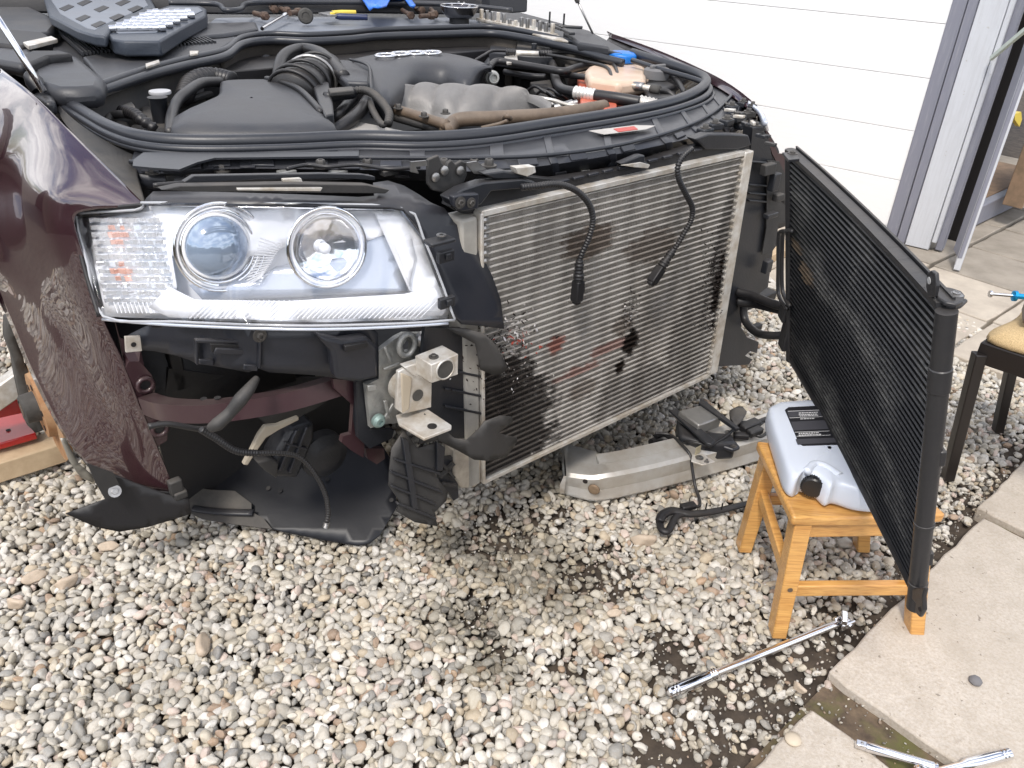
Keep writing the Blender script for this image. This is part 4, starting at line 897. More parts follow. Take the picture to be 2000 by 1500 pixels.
# black sheet of the bay wall seen between lamp carrier and plate
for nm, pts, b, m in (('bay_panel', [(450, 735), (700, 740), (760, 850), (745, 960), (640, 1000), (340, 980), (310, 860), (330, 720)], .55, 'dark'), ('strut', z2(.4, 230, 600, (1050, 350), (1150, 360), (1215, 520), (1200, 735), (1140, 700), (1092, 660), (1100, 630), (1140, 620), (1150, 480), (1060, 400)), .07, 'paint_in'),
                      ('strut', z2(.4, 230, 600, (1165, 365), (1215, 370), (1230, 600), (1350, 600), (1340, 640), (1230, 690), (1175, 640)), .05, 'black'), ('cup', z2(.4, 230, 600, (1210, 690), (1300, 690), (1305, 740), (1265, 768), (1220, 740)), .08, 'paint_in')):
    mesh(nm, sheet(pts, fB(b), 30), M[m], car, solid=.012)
# belly pan that sags onto the pebbles
q0, q1, q2 = PZ(700, 1062, .012), PZ(450, 1012, .03), PB(600, 860, .50)
bn = (q1-q0).cross(q2-q0).normalized()
tray = [(318, 870), (400, 850), (520, 860), (640, 850), (740, 858), (768, 905), (775, 990), (742, 1045), (720, 1062), (700, 1066), (640, 1056), (560, 1040), (515, 1030), (470, 1012), (400, 1005), (345, 985), (330, 930)]
M['pan'] = mat('black_belly_pan', (.008, .009, .013), .42, dust=.03, bump=.2, bs=30)
mesh('belly_pan', sheet(tray, lambda x, y: PN(x, y, q0, bn), 24), M['pan'], car, solid=.004, smooth=True)
mesh('belly_pan_edge', sheet(z2(.4, 230, 600, (340, 880), (450, 895), (560, 900), (640, 960), (640, 1000), (700, 1035), (740, 1085), (560, 1062), (400, 1035), (350, 1010), (330, 940)), lambda x, y: PN(x, y, q0, bn)-V*.02+ZZ*.015, 20), M['grime'], car, solid=.004)
mesh('pan_fold', tube([PN(x, y, q0, bn)-V*.03+ZZ*.018 for x, y in ((370, 992), (420, 998), (486, 1000))], .012, 8, 5, flat=.5), M['navy'], car, smooth=True)
for (x, y) in ((640, 938), (765, 978), (548, 960), (525, 955)): mesh('pan_hole', lathe(PN(x, y, q0, bn)+bn*(.006 if bn.dot(CAM-q0) > 0 else -.006), bn, [(.006, 0), (.006, .001)], 10), M['dark'] if y != 955 else M['grime'], car)
# flap under the arch
mesh('arch_flap', sheet(z2(.467, 0, 350, (275, 1400), (440, 1340), (370, 1195), (450, 1225), (560, 1270), (700, 1320), (790, 1340), (800, 1400), (620, 1455), (500, 1475), (400, 1455)), fB(lambda x, y: .40+(300-x)*.0004), 18), M['dark'], car, solid=.004, smooth=True)
mesh('arch_flap_edge', sheet(z2(.467, 0, 350, (365, 1190), (475, 1230), (510, 1300), (480, 1330), (440, 1340), (400, 1270)), fB(.40), 14), M['grime'], car, solid=.005)
hexbolt(PB(0+.467*480, 350+.467*1305, .395), -V*.6+ZZ*.4, .008, .004, car, M['steel'])
mesh('arch_flap_clip', join(box(PB(343, 950, .39), (U, V, ZZ), (.03, .02, .04)), box(PB(352, 965, .385), (U, V, ZZ), (.03, .02, .02))), M['grime'], car, bevel=.004)
# bits inside the bay below: pale lever, fan motor, hoses, wires
lv = PBb(z2(.4, 230, 600, (720, 580), (780, 575), (885, 535), (887, 552), (790, 600), (725, 640), (690, 690), (635, 775), (612, 770), (655, 690), (690, 620)), .20)
mesh('pale_lever', prism(lv, V*.012), mat('dusty_bone_plastic', (.46, .40, .31), .6, var=.2), car, bevel=.003)
mesh('baffle', sheet(z2(.4, 230, 600, (660, 520), (1040, 390), (1050, 440), (960, 500), (880, 540), (740, 580)), fB(.24), 20), M['grime'], car, solid=.003)
mesh('actuator', prism(PBb(z2(.4, 230, 600, (840, 600), (960, 560), (965, 640), (880, 840), (760, 830), (760, 740)), .26), V*.06), M['black'], car, bevel=.01)
for pts in (((870, 605), (885, 600), (800, 800), (785, 800)), ((920, 590), (935, 585), (850, 810), (835, 810)), ((820, 660), (930, 690), (925, 700), (815, 670))):
    mesh('actuator_rib', prism([PB(x, y, .252) for x, y in z2(.4, 230, 600, *pts)], V*.01), M['navy'], car, bevel=.002)
mesh('actuator_connector', prism(PBb(z2(.4, 230, 600, (680, 760), (740, 740), (790, 760), (780, 840), (720, 800)), .25), V*.03), M['grime'], car, bevel=.005)
mesh('fan_motor', lathe(PB(624, 880, .32), -V, [(.06, 0), (.06, .03), (.04, .04), (.03, .045)], 28), M['black'], car, smooth='auto')
mesh('loom', tube([PB(x, y, b) for x, y, b in ((502, 738, .10), (488, 758, .085), (470, 780, .08), (450, 805, .085), (425, 828, .09), (410, 836, .10))], [.006, .011, .0135, .011, .013, .008], 10, 6), M['grime'], car, smooth=True)
W_ = [PB(x, y, b) for x, y, b in ((392, 838, .12), (420, 855, .12), (460, 880, .12), (500, 885, .12), (545, 885, .12), (585, 893, .12), (615, 925, .11), (635, 965, .10), (641, 1000, .09), (638, 1020, .085))]
mesh('corrugated_lead', tube(W_[:4], .0065, 10, 6, rib=.16, ribn=.006), M['hose'], car, smooth=True)
mesh('sensor_lead', tube(W_[3:], .0052, 10, 6, rib=.08, ribn=.006), M['hose'], car, smooth=True)
mesh('lead_tip', join(tube([W_[-1], PB(636, 1030, .083)], .0065, 10, 4, rib=.2, ribn=.004)), M['steel'], car, smooth=True)
mesh('pipe', tube([PB(x, y, .15) for x, y in ((290, 833), (330, 828), (390, 838), (430, 832))], .006, 8, 5), M['hose'], car, smooth=True)
# sensor leads hanging before the radiator
def hang(pts, con, b=-.04):
    Q = [PB(x, y, b-.012*math.sin(i/len(pts)*3)) for i, (x, y) in enumerate(pts)]
    mesh('corrugated_lead', tube(Q, .0062, 10, 8, rib=.16, ribn=.0065), M['hose'], car, smooth=True)
    c = [PB(x, y, b-.01) for x, y in con]; n = len(c)
    mesh('connector_boot', tube(c[:3], [.0075, .010, .009, .012, .011], 12, 4, rib=.1, ribn=.008), M['hose'], car, smooth=True)
    d = (c[3]-c[2]).normalized(); mid_ = (c[2]+c[3])/2
    s = d.cross(V).normalized()
    mesh('connector', join(box(mid_, (d, s, V), ((c[3]-c[2]).length, .022, .022)), box(mid_+s*.012, (d, s, V), (.018, .014, .012)), box(c[3], (d, s, V), (.014, .016, .016))), M['dark'], car, bevel=.003)
hang([(1018, 366), (1050, 363), (1090, 360), (1125, 372), (1150, 398), (1158, 430), (1150, 465), (1138, 492), (1132, 510)], [(1132, 508), (1131, 525), (1130, 548), (1126, 588)])
hang([(1352, 290), (1335, 305), (1324, 325), (1326, 350), (1340, 380), (1352, 405), (1350, 430), (1338, 452), (1325, 475), (1316, 488)], [(1316, 487), (1305, 503), (1292, 522), (1272, 552)])
# ------------------------------------------------------------------ far side of the radiator
side = fB(.05)
mesh('side_pillar', sheet([(1466, 296), (1470, 250), (1500, 262), (1508, 310), (1512, 470), (1500, 560), (1450, 600), (1448, 640), (1460, 660), (1482, 668), (1478, 690), (1465, 686), (1455, 695), (1470, 702), (1462, 712), (1400, 716), (1404, 690)], fB(.03), 20), M['black'], car, solid=.03)
mesh('side_liner', sheet([(1462, 262), (1468, 232), (1490, 240), (1520, 290), (1532, 330), (1538, 395), (1540, 440), (1505, 452), (1490, 480), (1500, 400), (1498, 310)], fB(.10), 18), M['dark'], car, solid=.01, smooth=True)
mesh('side_flap', sheet(z2(.413, 1400, 280, (240, 80), (295, 85), (340, 180), (345, 230), (330, 270), (300, 275), (350, 310), (350, 370), (290, 375), (285, 480), (255, 520), (215, 525), (235, 400)), fB(.02), 14), M['grime'], car, solid=.003)
for y in (90, 200, 240, 275): mesh('pillar_rib', prism([PB(x, yy, .02) for x, yy in z2(.413, 1400, 280, (155, y-8), (250, y), (248, y+8), (155, y+2))], V*.012), M['black'], car, bevel=.002)
mesh('far_lamp_edge', facing(grid([[PZ(1462, 196, .955), PZ(1485, 215, .95), PZ(1497, 240, .93), PZ(1502, 255, .90)], [PZ(1460, 202, .95), PZ(1478, 220, .94), PZ(1488, 245, .92), PZ(1494, 260, .89)]], 5)), M['hblue'], car, smooth=True, solid=.006)
mesh('far_wing_front', sheet([(1494, 252), (1503, 262), (1520, 300), (1530, 300), (1545, 330), (1552, 400), (1540, 400), (1524, 330), (1508, 300)], fB(.08), 14), M['paint_in'], car, solid=.004)
# rubber hoses towards the loose condenser
mesh('rubber_hose', tube([PB(x, y, b) for x, y, b in ((1440, 570, .03), (1470, 578, -.02), (1505, 592, -.09), (1545, 603, -.16))], .013, 12, 6), M['hose'], car, smooth=True)
mesh('rubber_hose', tube([PB(x, y, b) for x, y, b in ((1440, 588, .03), (1475, 592, -.02), (1510, 600, -.09), (1545, 608, -.16))], .016, 12, 6), M['hose'], car, smooth=True)
mesh('rubber_hose', tube([PB(x, y, b) for x, y, b in ((1452, 592, .02), (1455, 625, .0), (1475, 648, -.06), (1500, 655, -.12), (1535, 655, -.17))], .012, 12, 6), M['hose'], car, smooth=True)
# wheel hub without wheel
HC = PB(88, 788, .80)
mesh('brake_disc', lathe(HC+U*.012, -U, [(.150, 0), (.150, .012), (.085, .012), (.082, .030), (.03, .030)], 56), M['rust'], car, smooth='auto')
for i in range(5):
    a = i*2*math.pi/5+.5; mesh('stud_hole', lathe(HC-U*.019+(V*math.cos(a)+ZZ*math.sin(a))*.058, -U, [(.008, 0), (.008, .001)], 12), M['dark'], car)
mesh('hub', lathe(HC-U*.018, -U, [(.038, 0), (.036, .03), (.03, .034), (.026, .034), (.026, .02)], 28), M['castiron'], car, smooth='auto')
mesh('axle_nut', lathe(HC-U*.03, -U, [(.018, 0), (.018, .022), (.008, .022)], 6), M['tan'], car)
mesh('brake_caliper', sheet(z2(.467, 0, 350, (32, 600), (45, 588), (60, 620), (85, 690), (105, 780), (150, 830), (145, 900), (170, 980), (205, 1040), (150, 1062), (115, 1030), (75, 850), (60, 760), (30, 680)), fB(.93), 16), M['castiron'], car, solid=.05, smooth='auto')
mesh('heat_shield', sheet(z2(.467, 0, 350, (252, 1085), (275, 1085), (330, 1190), (400, 1250), (390, 1270), (340, 1250), (290, 1180)), fB(.60), 12), M['brakeshield'], car, solid=.004, smooth=True)
mesh('inner_arch', facing(grid([[CW(-.70+.25*s, .90+.36*math.cos(t), .31+.36*math.sin(t)) for s in (.15, 1, 2)] for t in [R_(20+i*16) for i in range(11)]])), M['dark'], car, smooth=True, solid=.004)

# small hardware on the right front corner and along the carrier
for (x, y, z, w_, h_, k) in ((1500, 330, .84, .05, .03, 'grime'), (1512, 355, .80, .03, .05, 'black'), (1520, 385, .76, .035, .02, 'grime'), (1505, 420, .72, .05, .015, 'black'), (1498, 520, .6, .03, .04, 'black'), (1475, 640, .42, .05, .02, 'dark')):
    p = PB(x, y, .0); mesh('side_clip', box(p, (U, V, ZZ), (w_, .02, h_)), M[k], car, bevel=.003)
for i in range(26):
    s_ = 2+i*3.7; k = int(s_)
    if k >= len(SM[3])-1: break
    p = SM[3][k].lerp(SM[2][k], .45)-V*.004
    if i % 3 == 0: mesh('carrier_plug', lathe(p, -V, [(.007, 0), (.007, .003), (.003, .003)], 12), M['black'], car, smooth='auto')
    elif i % 3 == 1: mesh('carrier_slot', box(p, (SM[2][k+1]-SM[2][k], V, ZZ), (.030, .005, .008)), M['dark'], car, bevel=.001)
for i, s_ in enumerate((5, 9, 13, 19, 25, 31, 38, 44, 50, 57, 64, 71, 79, 86)):
    if s_ >= len(SM[1])-2: break
    p = SM[1][s_].lerp(SM[2][s_], .5)+ZZ*.003; d = (SM[1][s_+1]-SM[1][s_]).normalized(); e = (SM[2][s_]-SM[1][s_]).normalized()
    mesh('carrier_pad', box(p, (d, e, d.cross(e)), (.045, .018, .004)), M['carrier'], car, bevel=.002)
for (x, y, z) in ((340, 345, .915), (380, 342, .92), (560, 338, .93), (600, 340, .92), (660, 338, .93), (760, 336, .93)):
    mesh('carrier_clip', box(PZ(x, y, z), (U, V, ZZ), (.036, .02, .012)), random.choice([M['black'], M['grime'], M['castalu']]), car, bevel=.002)
mesh('carrier_cable', tube([PZ(x, y, .955) for x, y in ((560, 330), (600, 322), (640, 326), (700, 322), (760, 330), (820, 326))], .004, 8, 6), M['hose'], car, smooth=True)
mesh('lamp_cable', tube([PB(x, y, .12) for x, y in ((300, 362), (380, 356), (470, 352), (560, 350), (640, 348), (720, 344))], .004, 8, 6), M['hose'], car, smooth=True)
# ------------------------------------------------------------------ engine bay
def ZP(l, z): return [PZ(x, y, z) for x, y in l]
def slabz(nm, pts, z, dep, m, bev=.006, parent=None, **k): return mesh(nm, prism(ZP(pts, z), ZZ*-dep), m, parent or car, bevel=bev, **k)
def tz(nm, pts, r, m, n=6, seg=10, rib=0., ribn=0, parent=None, **k): return mesh(nm, tube([PZ(*p) for p in pts], r, seg, n, rib=rib, ribn=ribn, **k), m, parent or car, smooth=True)
# double rubber seal round the bay
fs = [(104, 178, .985), (125, 196, .98), (165, 222, .975), (215, 250, .97), (280, 269, .97), (385, 277, .97), (560, 274, .97), (700, 268, .97), (830, 270, .97), (950, 262, .97), (1075, 243, .97), (1215, 220, .97), (1310, 200, .97), (1362, 178, .97), (1379, 158, .97), (1355, 142, .975), (1285, 119, .985), (1235, 103, .99)]
tz('bay_seal', fs, .0155, M['rubber'], 8, 12)
tz('bay_seal', [(x+(8 if x > 1330 else 0), y+15, z-.006) for x, y, z in fs], .0085, M['rubber'], 8, 10)
tz('bay_seal', [(x+(14 if x > 1330 else 0), y+24-(6 if x < 150 else 0), z-.014) for x, y, z in fs[1:-2]], .0055, M['rubber'], 8, 8)
rs_ = [(164, 178, .99), (200, 165, .995), (280, 137, 1.), (360, 116, 1.), (437, 98, 1.), (472, 74, 1.01), (525, 66, 1.01), (600, 68, 1.01), (680, 64, 1.01), (740, 58, 1.01), (860, 54, 1.01), (950, 52, 1.01), (1010, 59, 1.01), (1100, 78, 1.0), (1180, 101, .99), (1215, 110, .985)]
tz('cowl_seal', rs_, .010, M['rubber'], 8, 10)
tz('cowl_seal', [(x+2, y+13, z-.012) for x, y, z in rs_], .013, M['rubber'], 8, 10)
# firewall: sheet hanging below the rear seal
fwz = [PZ(x, y+14, z-.015) for x, y, z in rs_[4:13]]
mesh('firewall', facing(grid([fwz, [p-ZZ*.08+V*.02 for p in fwz], [p-ZZ*.45+V*.05 for p in fwz]], 5)), M['felt'], car, smooth=True, solid=.01)
mesh('side_wall_left', facing(grid([[PZ(x, y+14, z-.02) for x, y, z in rs_[:5]], [PZ(x, y+14, z-.02)-ZZ*.35 for x, y, z in rs_[:5]]], 5)), M['grime'], car, smooth=True, solid=.01)
rw = [PZ(*q) for q in ((960, 82, .96), (1075, 96, .96), (1180, 122, .95), (1235, 140, .94))]
mesh('side_wall_right', facing(grid([rw, [p-ZZ*.3 for p in rw]], 5)), M['grime'], car, smooth=True, solid=.01)
slabz('strut_tower', [(960, 78), (1075, 92), (1080, 110), (1030, 108), (955, 100)], .955, .05, M['cover'])
for (x, y) in ((519, 119), (676, 107), (818, 95), (941, 92)):
    d = ray(x, y); b_ = carc(PZ(x, y, .93))[1]; mesh('firewall_nut', lathe(PB(x, y, b_-.03), -V, [(.020, 0), (.021, .006), (.012, .009), (.012, .018), (.005, .019)], 18), M['black'], car, smooth='auto')
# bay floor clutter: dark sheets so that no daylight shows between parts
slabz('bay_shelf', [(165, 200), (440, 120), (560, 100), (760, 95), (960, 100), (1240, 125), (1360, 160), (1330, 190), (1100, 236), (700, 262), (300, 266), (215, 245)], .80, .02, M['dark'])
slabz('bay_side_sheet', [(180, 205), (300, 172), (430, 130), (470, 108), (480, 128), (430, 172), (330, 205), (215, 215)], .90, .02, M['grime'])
# air box
AZ = .955
top = [(345, 226), (385, 208), (425, 188), (430, 168), (440, 158), (530, 156), (560, 162), (590, 180), (612, 200), (640, 232), (650, 246), (590, 254), (480, 256), (350, 252), (338, 240)]
r1 = ZP(top, AZ); cen = sum(r1, Vector())/len(r1)
r2 = [cen+(p-cen)*1.035-ZZ*.016 for p in r1]; r3 = [p-ZZ*.07 for p in r2]; r0_ = [cen+(p-cen)*.86+ZZ*.010 for p in r1]; r00 = [cen+(p-cen)*.4+ZZ*.016 for p in r1]; rc = [cen+(p-cen)*.02+ZZ*.018 for p in r1]
cl = lambda r: r+[r[0]]
mesh('air_box', grid([cl(smoothp(r, 4, True)) for r in (rc, r00, r0_, r1, r2, r3)]), M['cover'], car, smooth=True)
# curved duct behind it, ribbed intake, collar
tz('intake_arch', [(545, 165, .93), (545, 135, .96), (557, 108, .985), (590, 96, .99), (625, 104, .99), (650, 125, .985), (672, 150, .97)], .019, M['hose'], 8, 12)
mesh('intake_wing', prism(ZP([(660, 116), (690, 118), (725, 140), (722, 160), (675, 158), (655, 140)], .975), ZZ*-.03), M['cover'], car, bevel=.008)
ic = [PZ(572, 190, .93), PZ(590, 172, .945), PZ(610, 155, .95), PZ(635, 138, .95)]
mesh('ribbed_intake', tube(ic, [.072, .074, .070, .068, .064, .062, .060], 28, 8, flat=.92), M['hose'], car, smooth=True)
for t, r in ((.05, .078), (.22, .080), (.40, .076), (.62, .074), (.80, .070)):
    i = t*(len(ic)-1); k = int(i); c = ic[k].lerp(ic[k+1], i-k); d = (ic[k+1]-ic[k]).normalized(); s = d.cross(ZZ).normalized(); u_ = s.cross(d)
    mesh('intake_rib', tube([c+s*r*math.cos(a)+u_*r*.93*math.sin(a) for a in [j*2*math.pi/28 for j in range(28)]], .005, 8, 1, closed=True), M['hose'] if t != .62 else M['steel'], car, smooth=True)
mesh('intake_mouth', tube([PZ(520, 154, .965), PZ(545, 158, .97), PZ(585, 175, .97), (PZ(620, 210, .965)), PZ(626, 222, .955)], .008, 8, 8), M['hose'], car, smooth=True)
slabz('sensor_collar', [(612, 170), (630, 158), (642, 160), (650, 200), (652, 222), (635, 225), (622, 200)], .965, .05, M['black'], .004)
tz('sensor_tube', [(636, 190, .96), (665, 186, .96), (690, 182, .96)], .014, M['black'], 4, 14)
slabz('sensor_connector', [(640, 172), (688, 168), (692, 176), (645, 180)], .98, .012, M['grime'], .003)
tz('corrugated_lead', [(688, 178, .965), (710, 176, .97), (730, 184, .97), (748, 202, .965), (760, 222, .955), (758, 242, .94)], .0095, M['grime'], 8, 12, rib=.14, ribn=.010)
tz('corrugated_lead', [(758, 240, .94), (745, 242, .935), (728, 215, .94), (722, 195, .94)], .008, M['grime'], 8, 10, rib=.12, ribn=.010)
tz('coolant_hose', [(645, 262, .90), (680, 238, .92), (705, 215, .93), (722, 190, .93)], .017, M['hose'], 6, 14)
tz('coolant_hose', [(648, 235, .90), (665, 220, .92), (690, 192, .93)], .015, M['hose'], 6, 14)
slabz('pale_cover', [(672, 232), (735, 244), (812, 260), (700, 262), (655, 262)], .905, .03, mat('pale_grey_cover', (.40, .38, .35), .6, var=.2), .003)
# engine cover
EZ = .995
ec = z2(.3, 500, 0, (742, 440), (740, 400), (625, 388), (790, 352), (900, 338), (1050, 332), (1200, 338), (1370, 368), (1480, 402), (1530, 430), (1545, 462))
ecf = z2(.3, 500, 0, (755, 605), (800, 620), (870, 625), (950, 570), (1050, 520), (1250, 512), (1370, 542), (1450, 543), (1475, 490), (1548, 465))
back = [(625, 386), (780, 352), (900, 338), (1050, 332), (1200, 340), (1370, 370), (1500, 415)]
midl = [(742, 430), (800, 405), (920, 392), (1060, 388), (1200, 394), (1360, 415), (1535, 436)]
low = [(752, 600), (850, 632), (955, 570), (1050, 520), (1220, 510), (1375, 545), (1475, 492)]
G = [[PZ(*z2(.3, 500, 0, q)[0], EZ-.004*abs(i-3)) for i, q in enumerate(back)], [PZ(*z2(.3, 500, 0, q)[0], EZ+.004-.003*abs(i-3)) for i, q in enumerate(midl)], [PZ(*z2(.3, 500, 0, q)[0], EZ-.040) for q in low]]
G.append([p-ZZ*.07+V*.01 for p in G[-1]])
mesh('engine_cover', facing(grid(G, 5, 4)), M['cover'], car, smooth=True, solid=.02)
mesh('engine_cover_side', facing(grid([[G[0][0], G[1][0], G[2][0]], [p-ZZ*.06-U*.01 for p in (G[0][0], G[1][0], G[2][0])]], 4)), M['black'], car, smooth=True, solid=.01)
tz('cover_crease', [(683, 116, EZ+.002), (712, 124, EZ), (722, 135, EZ-.003), (724, 160, EZ-.014), (726, 180, EZ-.028)], .004, M['black'], 6, 8)
for k in range(4):      # four linked rings
    cx, cy = 753+k*29.5, 108-k*1.7; c = PZ(cx, cy+ (0, -1.5, -1.2, 0)[k], EZ+.008)
    mesh('badge_ring', tube([c+U*.0+(RT*math.cos(a)*.031+Vector((0, 1, 0))*math.sin(a)*.031) for a in [j*2*math.pi/28 for j in range(28)]], .0042, 8, 1, closed=True), M['chrome'], car, smooth=True)
# inlet manifold: runners that arch forwards
bk = z2(.3, 500, 0, (900, 640), (985, 555), (1110, 522), (1240, 520), (1390, 545), (1530, 572), (1680, 605))
ft = z2(.3, 500, 0, (930, 680), (1050, 715), (1150, 745), (1250, 765), (1400, 745), (1560, 730), (1740, 715))
bkc = smoothp([PZ(x, y+20, .925) for x, y in ((748, 190), (772, 166), (812, 152), (865, 152), (925, 156), (990, 166), (1045, 182), (1075, 203))], 10)
ftc = smoothp([PZ(x, y, z) for x, y, z in ((756, 198, .93), (790, 212, .90), (835, 224, .89), (880, 232, .89), (940, 230, .89), (1000, 222, .89), (1050, 214, .90), (1078, 206, .92))], 10)
MG = []
for j in range(25):
    t = j/24; row = []
    for i in range(len(bkc)):
        s_ = i/(len(bkc)-1); p = bkc[i].lerp(ftc[i], t); dome = math.sin(math.pi*min(1, t*1.05+.02))**.6*.046*(math.sin(math.pi*(.03+.94*s_))**.3)
        ph = (s_*6.6 - (1-t)*1.25*(1-.5*s_)); fr_ = abs(math.sin(math.pi*ph)); amp = .024*min(1, max(.10, (t-.22)/.3))*min(1, (1.05-t)/.2)
        if s_ > .80: amp *= .3
        row.append(p+ZZ*(dome+amp*(fr_**.28)-.012))
    MG.append(row)
mesh('inlet_manifold', grid(MG), M['manifold'], car, smooth=True)
tz('fuel_rail', [(722, 197, .915), (760, 210, .915), (800, 222, .915), (840, 234, .915), (872, 244, .915)], .014, M['tan'], 6, 12)
for (x, y) in ((745, 203), (778, 212), (828, 228), (870, 222)): hexbolt(PZ(x, y, .925), ZZ, .008, .010, car)
tz('crossover_rail', [(735, 218, .895), (780, 232, .895), (830, 246, .895), (875, 256, .895)], .011, M['grime'], 6, 12)
tz('coolant_pipe', [(872, 256, .90), (885, 240, .91), (905, 233, .918), (960, 231, .92), (1020, 228, .92), (1080, 224, .92), (1130, 217, .92), (1180, 208, .915)], .0195, M['tan'], 8, 16)
mesh('pipe_clip', tube([PZ(985, 232, .925), PZ(990, 226, .94), PZ(997, 232, .93)], .007, 8, 4), M['tan'], car, smooth=True)
tz('thin_pipe', [(940, 250, .91), (975, 242, .92), (990, 236, .93)], .005, M['tan'])
tz('steel_pipe', [(1045, 190, .92), (1080, 196, .915), (1110, 205, .91), (1150, 208, .91)], .006, M['alu'])
for (x, y) in ((1075, 205), (1095, 208), (1112, 204)): mesh('injector', lathe(PZ(x, y, .90), U*.7-V*.4+ZZ*.2, [(.012, -.02), (.013, .01), (.009, .012), (.009, .025)], 14), M['steel'], car, smooth='auto')
# vacuum pump cap facing out
mesh('filler_cap', lathe(PZ(962, 152, .95), (CAM-PZ(962, 152, .95)).normalized()*.8-V*.4, [(.020, -.04), (.022, -.01), (.022, 0), (.017, .004), (.017, .018), (.015, .022), (.011, .022), (.010, .012), (.004, .012)], 22), M['castalu'], car, smooth='auto')
# reservoirs
ct = [(1142, 136), (1150, 128), (1165, 124), (1205, 122), (1255, 122), (1264, 134), (1262, 156), (1210, 161), (1150, 152)]
slabz('coolant_tank', ct, .96, .045, M['cream_pl'], .014)
slabz('coolant_tank_lower', [(1128, 150), (1150, 142), (1265, 148), (1262, 172), (1205, 180), (1205, 215), (1135, 205)], .918, .07, M['orange_pl'], .006)
slabz('tank_flange', [(1126, 142), (1145, 138), (1268, 150), (1266, 160), (1208, 164), (1128, 150)], .925, .006, M['cream_pl'], .002)
cc0 = PZ(1216, 113, .975)
mesh('blue_cap', lathe(cc0-ZZ*.014, ZZ, [(.046, 0), (.054, .004), (.054, .026), (.044, .033), (.016, .036), (.002, .037)], 8, .2), M['blue'], car, bevel=.003)
slabz('black_reservoir', [(1250, 166), (1265, 158), (1310, 160), (1322, 168), (1318, 190), (1270, 192)], .93, .07, M['black'], .008)
slabz('reservoir_lid', [(1258, 162), (1305, 158), (1322, 166), (1290, 174)], .945, .02, M['black'], .008)
mesh('grey_cap', lathe(PZ(1282, 154, .945), ZZ, [(.032, 0), (.044, .002), (.044, .028), (.036, .034), (.004, .035)], 14), M['grey'], car, smooth='auto')
mesh('grey_cap_grip', box(PZ(1282, 154, .945)+ZZ*.038, (U, V, ZZ), (.07, .012, .012)), M['grey'], car, bevel=.003)
# pipes on the right
tz('thin_pipe', [(928, 118, .95), (945, 108, .96), (960, 100, .965), (985, 99, .965), (1060, 102, .965), (1110, 103, .965), (1170, 115, .965), (1195, 124, .965), (1205, 140, .96), (1205, 170, .93)], .0055, M['hose'], 8, 10)
tz('thin_pipe', [(1060, 105, .965), (1100, 112, .965), (1150, 122, .965), (1182, 130, .965), (1193, 145, .96), (1194, 175, .93)], .0055, M['hose'], 8, 10)
tz('silver_joint', [(1008, 103, .968), (1052, 105, .968)], .009, M['rawalu'], 4, 12)
tz('pipe_sleeve', [(988, 101, .968), (1006, 102, .968)], .010, M['hose'], 3, 12, rib=.15, ribn=.01)
tz('pipe_sleeve', [(1054, 104, .968), (1076, 104, .968)], .010, M['hose'], 3, 12, rib=.15, ribn=.01)
mesh('valve_cap', lathe(PZ(1043, 96, .97), ZZ, [(.010, 0), (.010, .018), (.007, .020)], 12), M['black'], car, smooth='auto')
tz('air_con_pipe', [(955, 132, .94), (970, 120, .95), (1000, 123, .95), (1060, 133, .95), (1100, 139, .95), (1125, 132, .95), (1152, 126, .95)], .012, M['hose'], 8, 12)
tz('air_con_pipe', [(1095, 145, .93), (1150, 152, .94), (1192, 161, .94)], .010, M['hose'], 6, 12)
tz('silver_pipe', [(1192, 161, .945), (1215, 165, .945), (1240, 168, .945), (1285, 175, .94)], .0095, M['rawalu'], 6, 14)
tz('fitting', [(1238, 167, .945), (1256, 170, .945)], .014, M['steel'], 3, 6)
tz('fitting', [(1272, 173, .942), (1288, 176, .942)], .013, M['castiron'], 3, 12)
tz('air_con_pipe', [(1288, 176, .94), (1305, 180, .935), (1318, 192, .92), (1318, 205, .90)], .0085, M['hose'], 6, 10)
tz('air_con_pipe', [(1260, 118, .97), (1290, 128, .965), (1312, 148, .96), (1325, 160, .955), (1336, 180, .94)], .008, M['hose'], 8, 10)
tz('coolant_hose', [(1060, 118, .93), (1078, 125, .93), (1084, 150, .92), (1095, 172, .92), (1125, 180, .925)], .015, M['hose'], 8, 14)
tz('hose_clamp', [(1122, 180, .93), (1163, 186, .93)], .0185, M['alu'], 4, 16, rib=.07, ribn=.012)
tz('coolant_hose', [(1163, 186, .93), (1205, 192, .93), (1250, 200, .925)], .0175, M['hose'], 6, 16)
tz('hose_clamp', [(1248, 199, .925), (1280, 206, .92)], .0195, M['alu'], 4, 16, rib=.07, ribn=.012)
slabz('hose_bracket', [(985, 110), (1010, 106), (1012, 120), (990, 122)], .955, .01, M['alu'], .002)
slabz('bay_bracket', [(1100, 118), (1160, 114), (1168, 126), (1110, 140)], .925, .05, M['grime'], .004)
slabz('bay_bracket', [(1035, 160), (1075, 155), (1085, 185), (1050, 190)], .88, .05, M['grime'], .004)
tz('coolant_hose', [(985, 140, .91), (1030, 148, .91), (1065, 150, .91)], .010, M['hose'])
for _ in range(7):
    x = random.uniform(990, 1100); y = random.uniform(140, 185); tz('cable', [(x, y, .88), (x+15, y-8, .90), (x+36, y+4, .90), (x+50, y+14, .87)], .005, M['hose'], 5, 8)
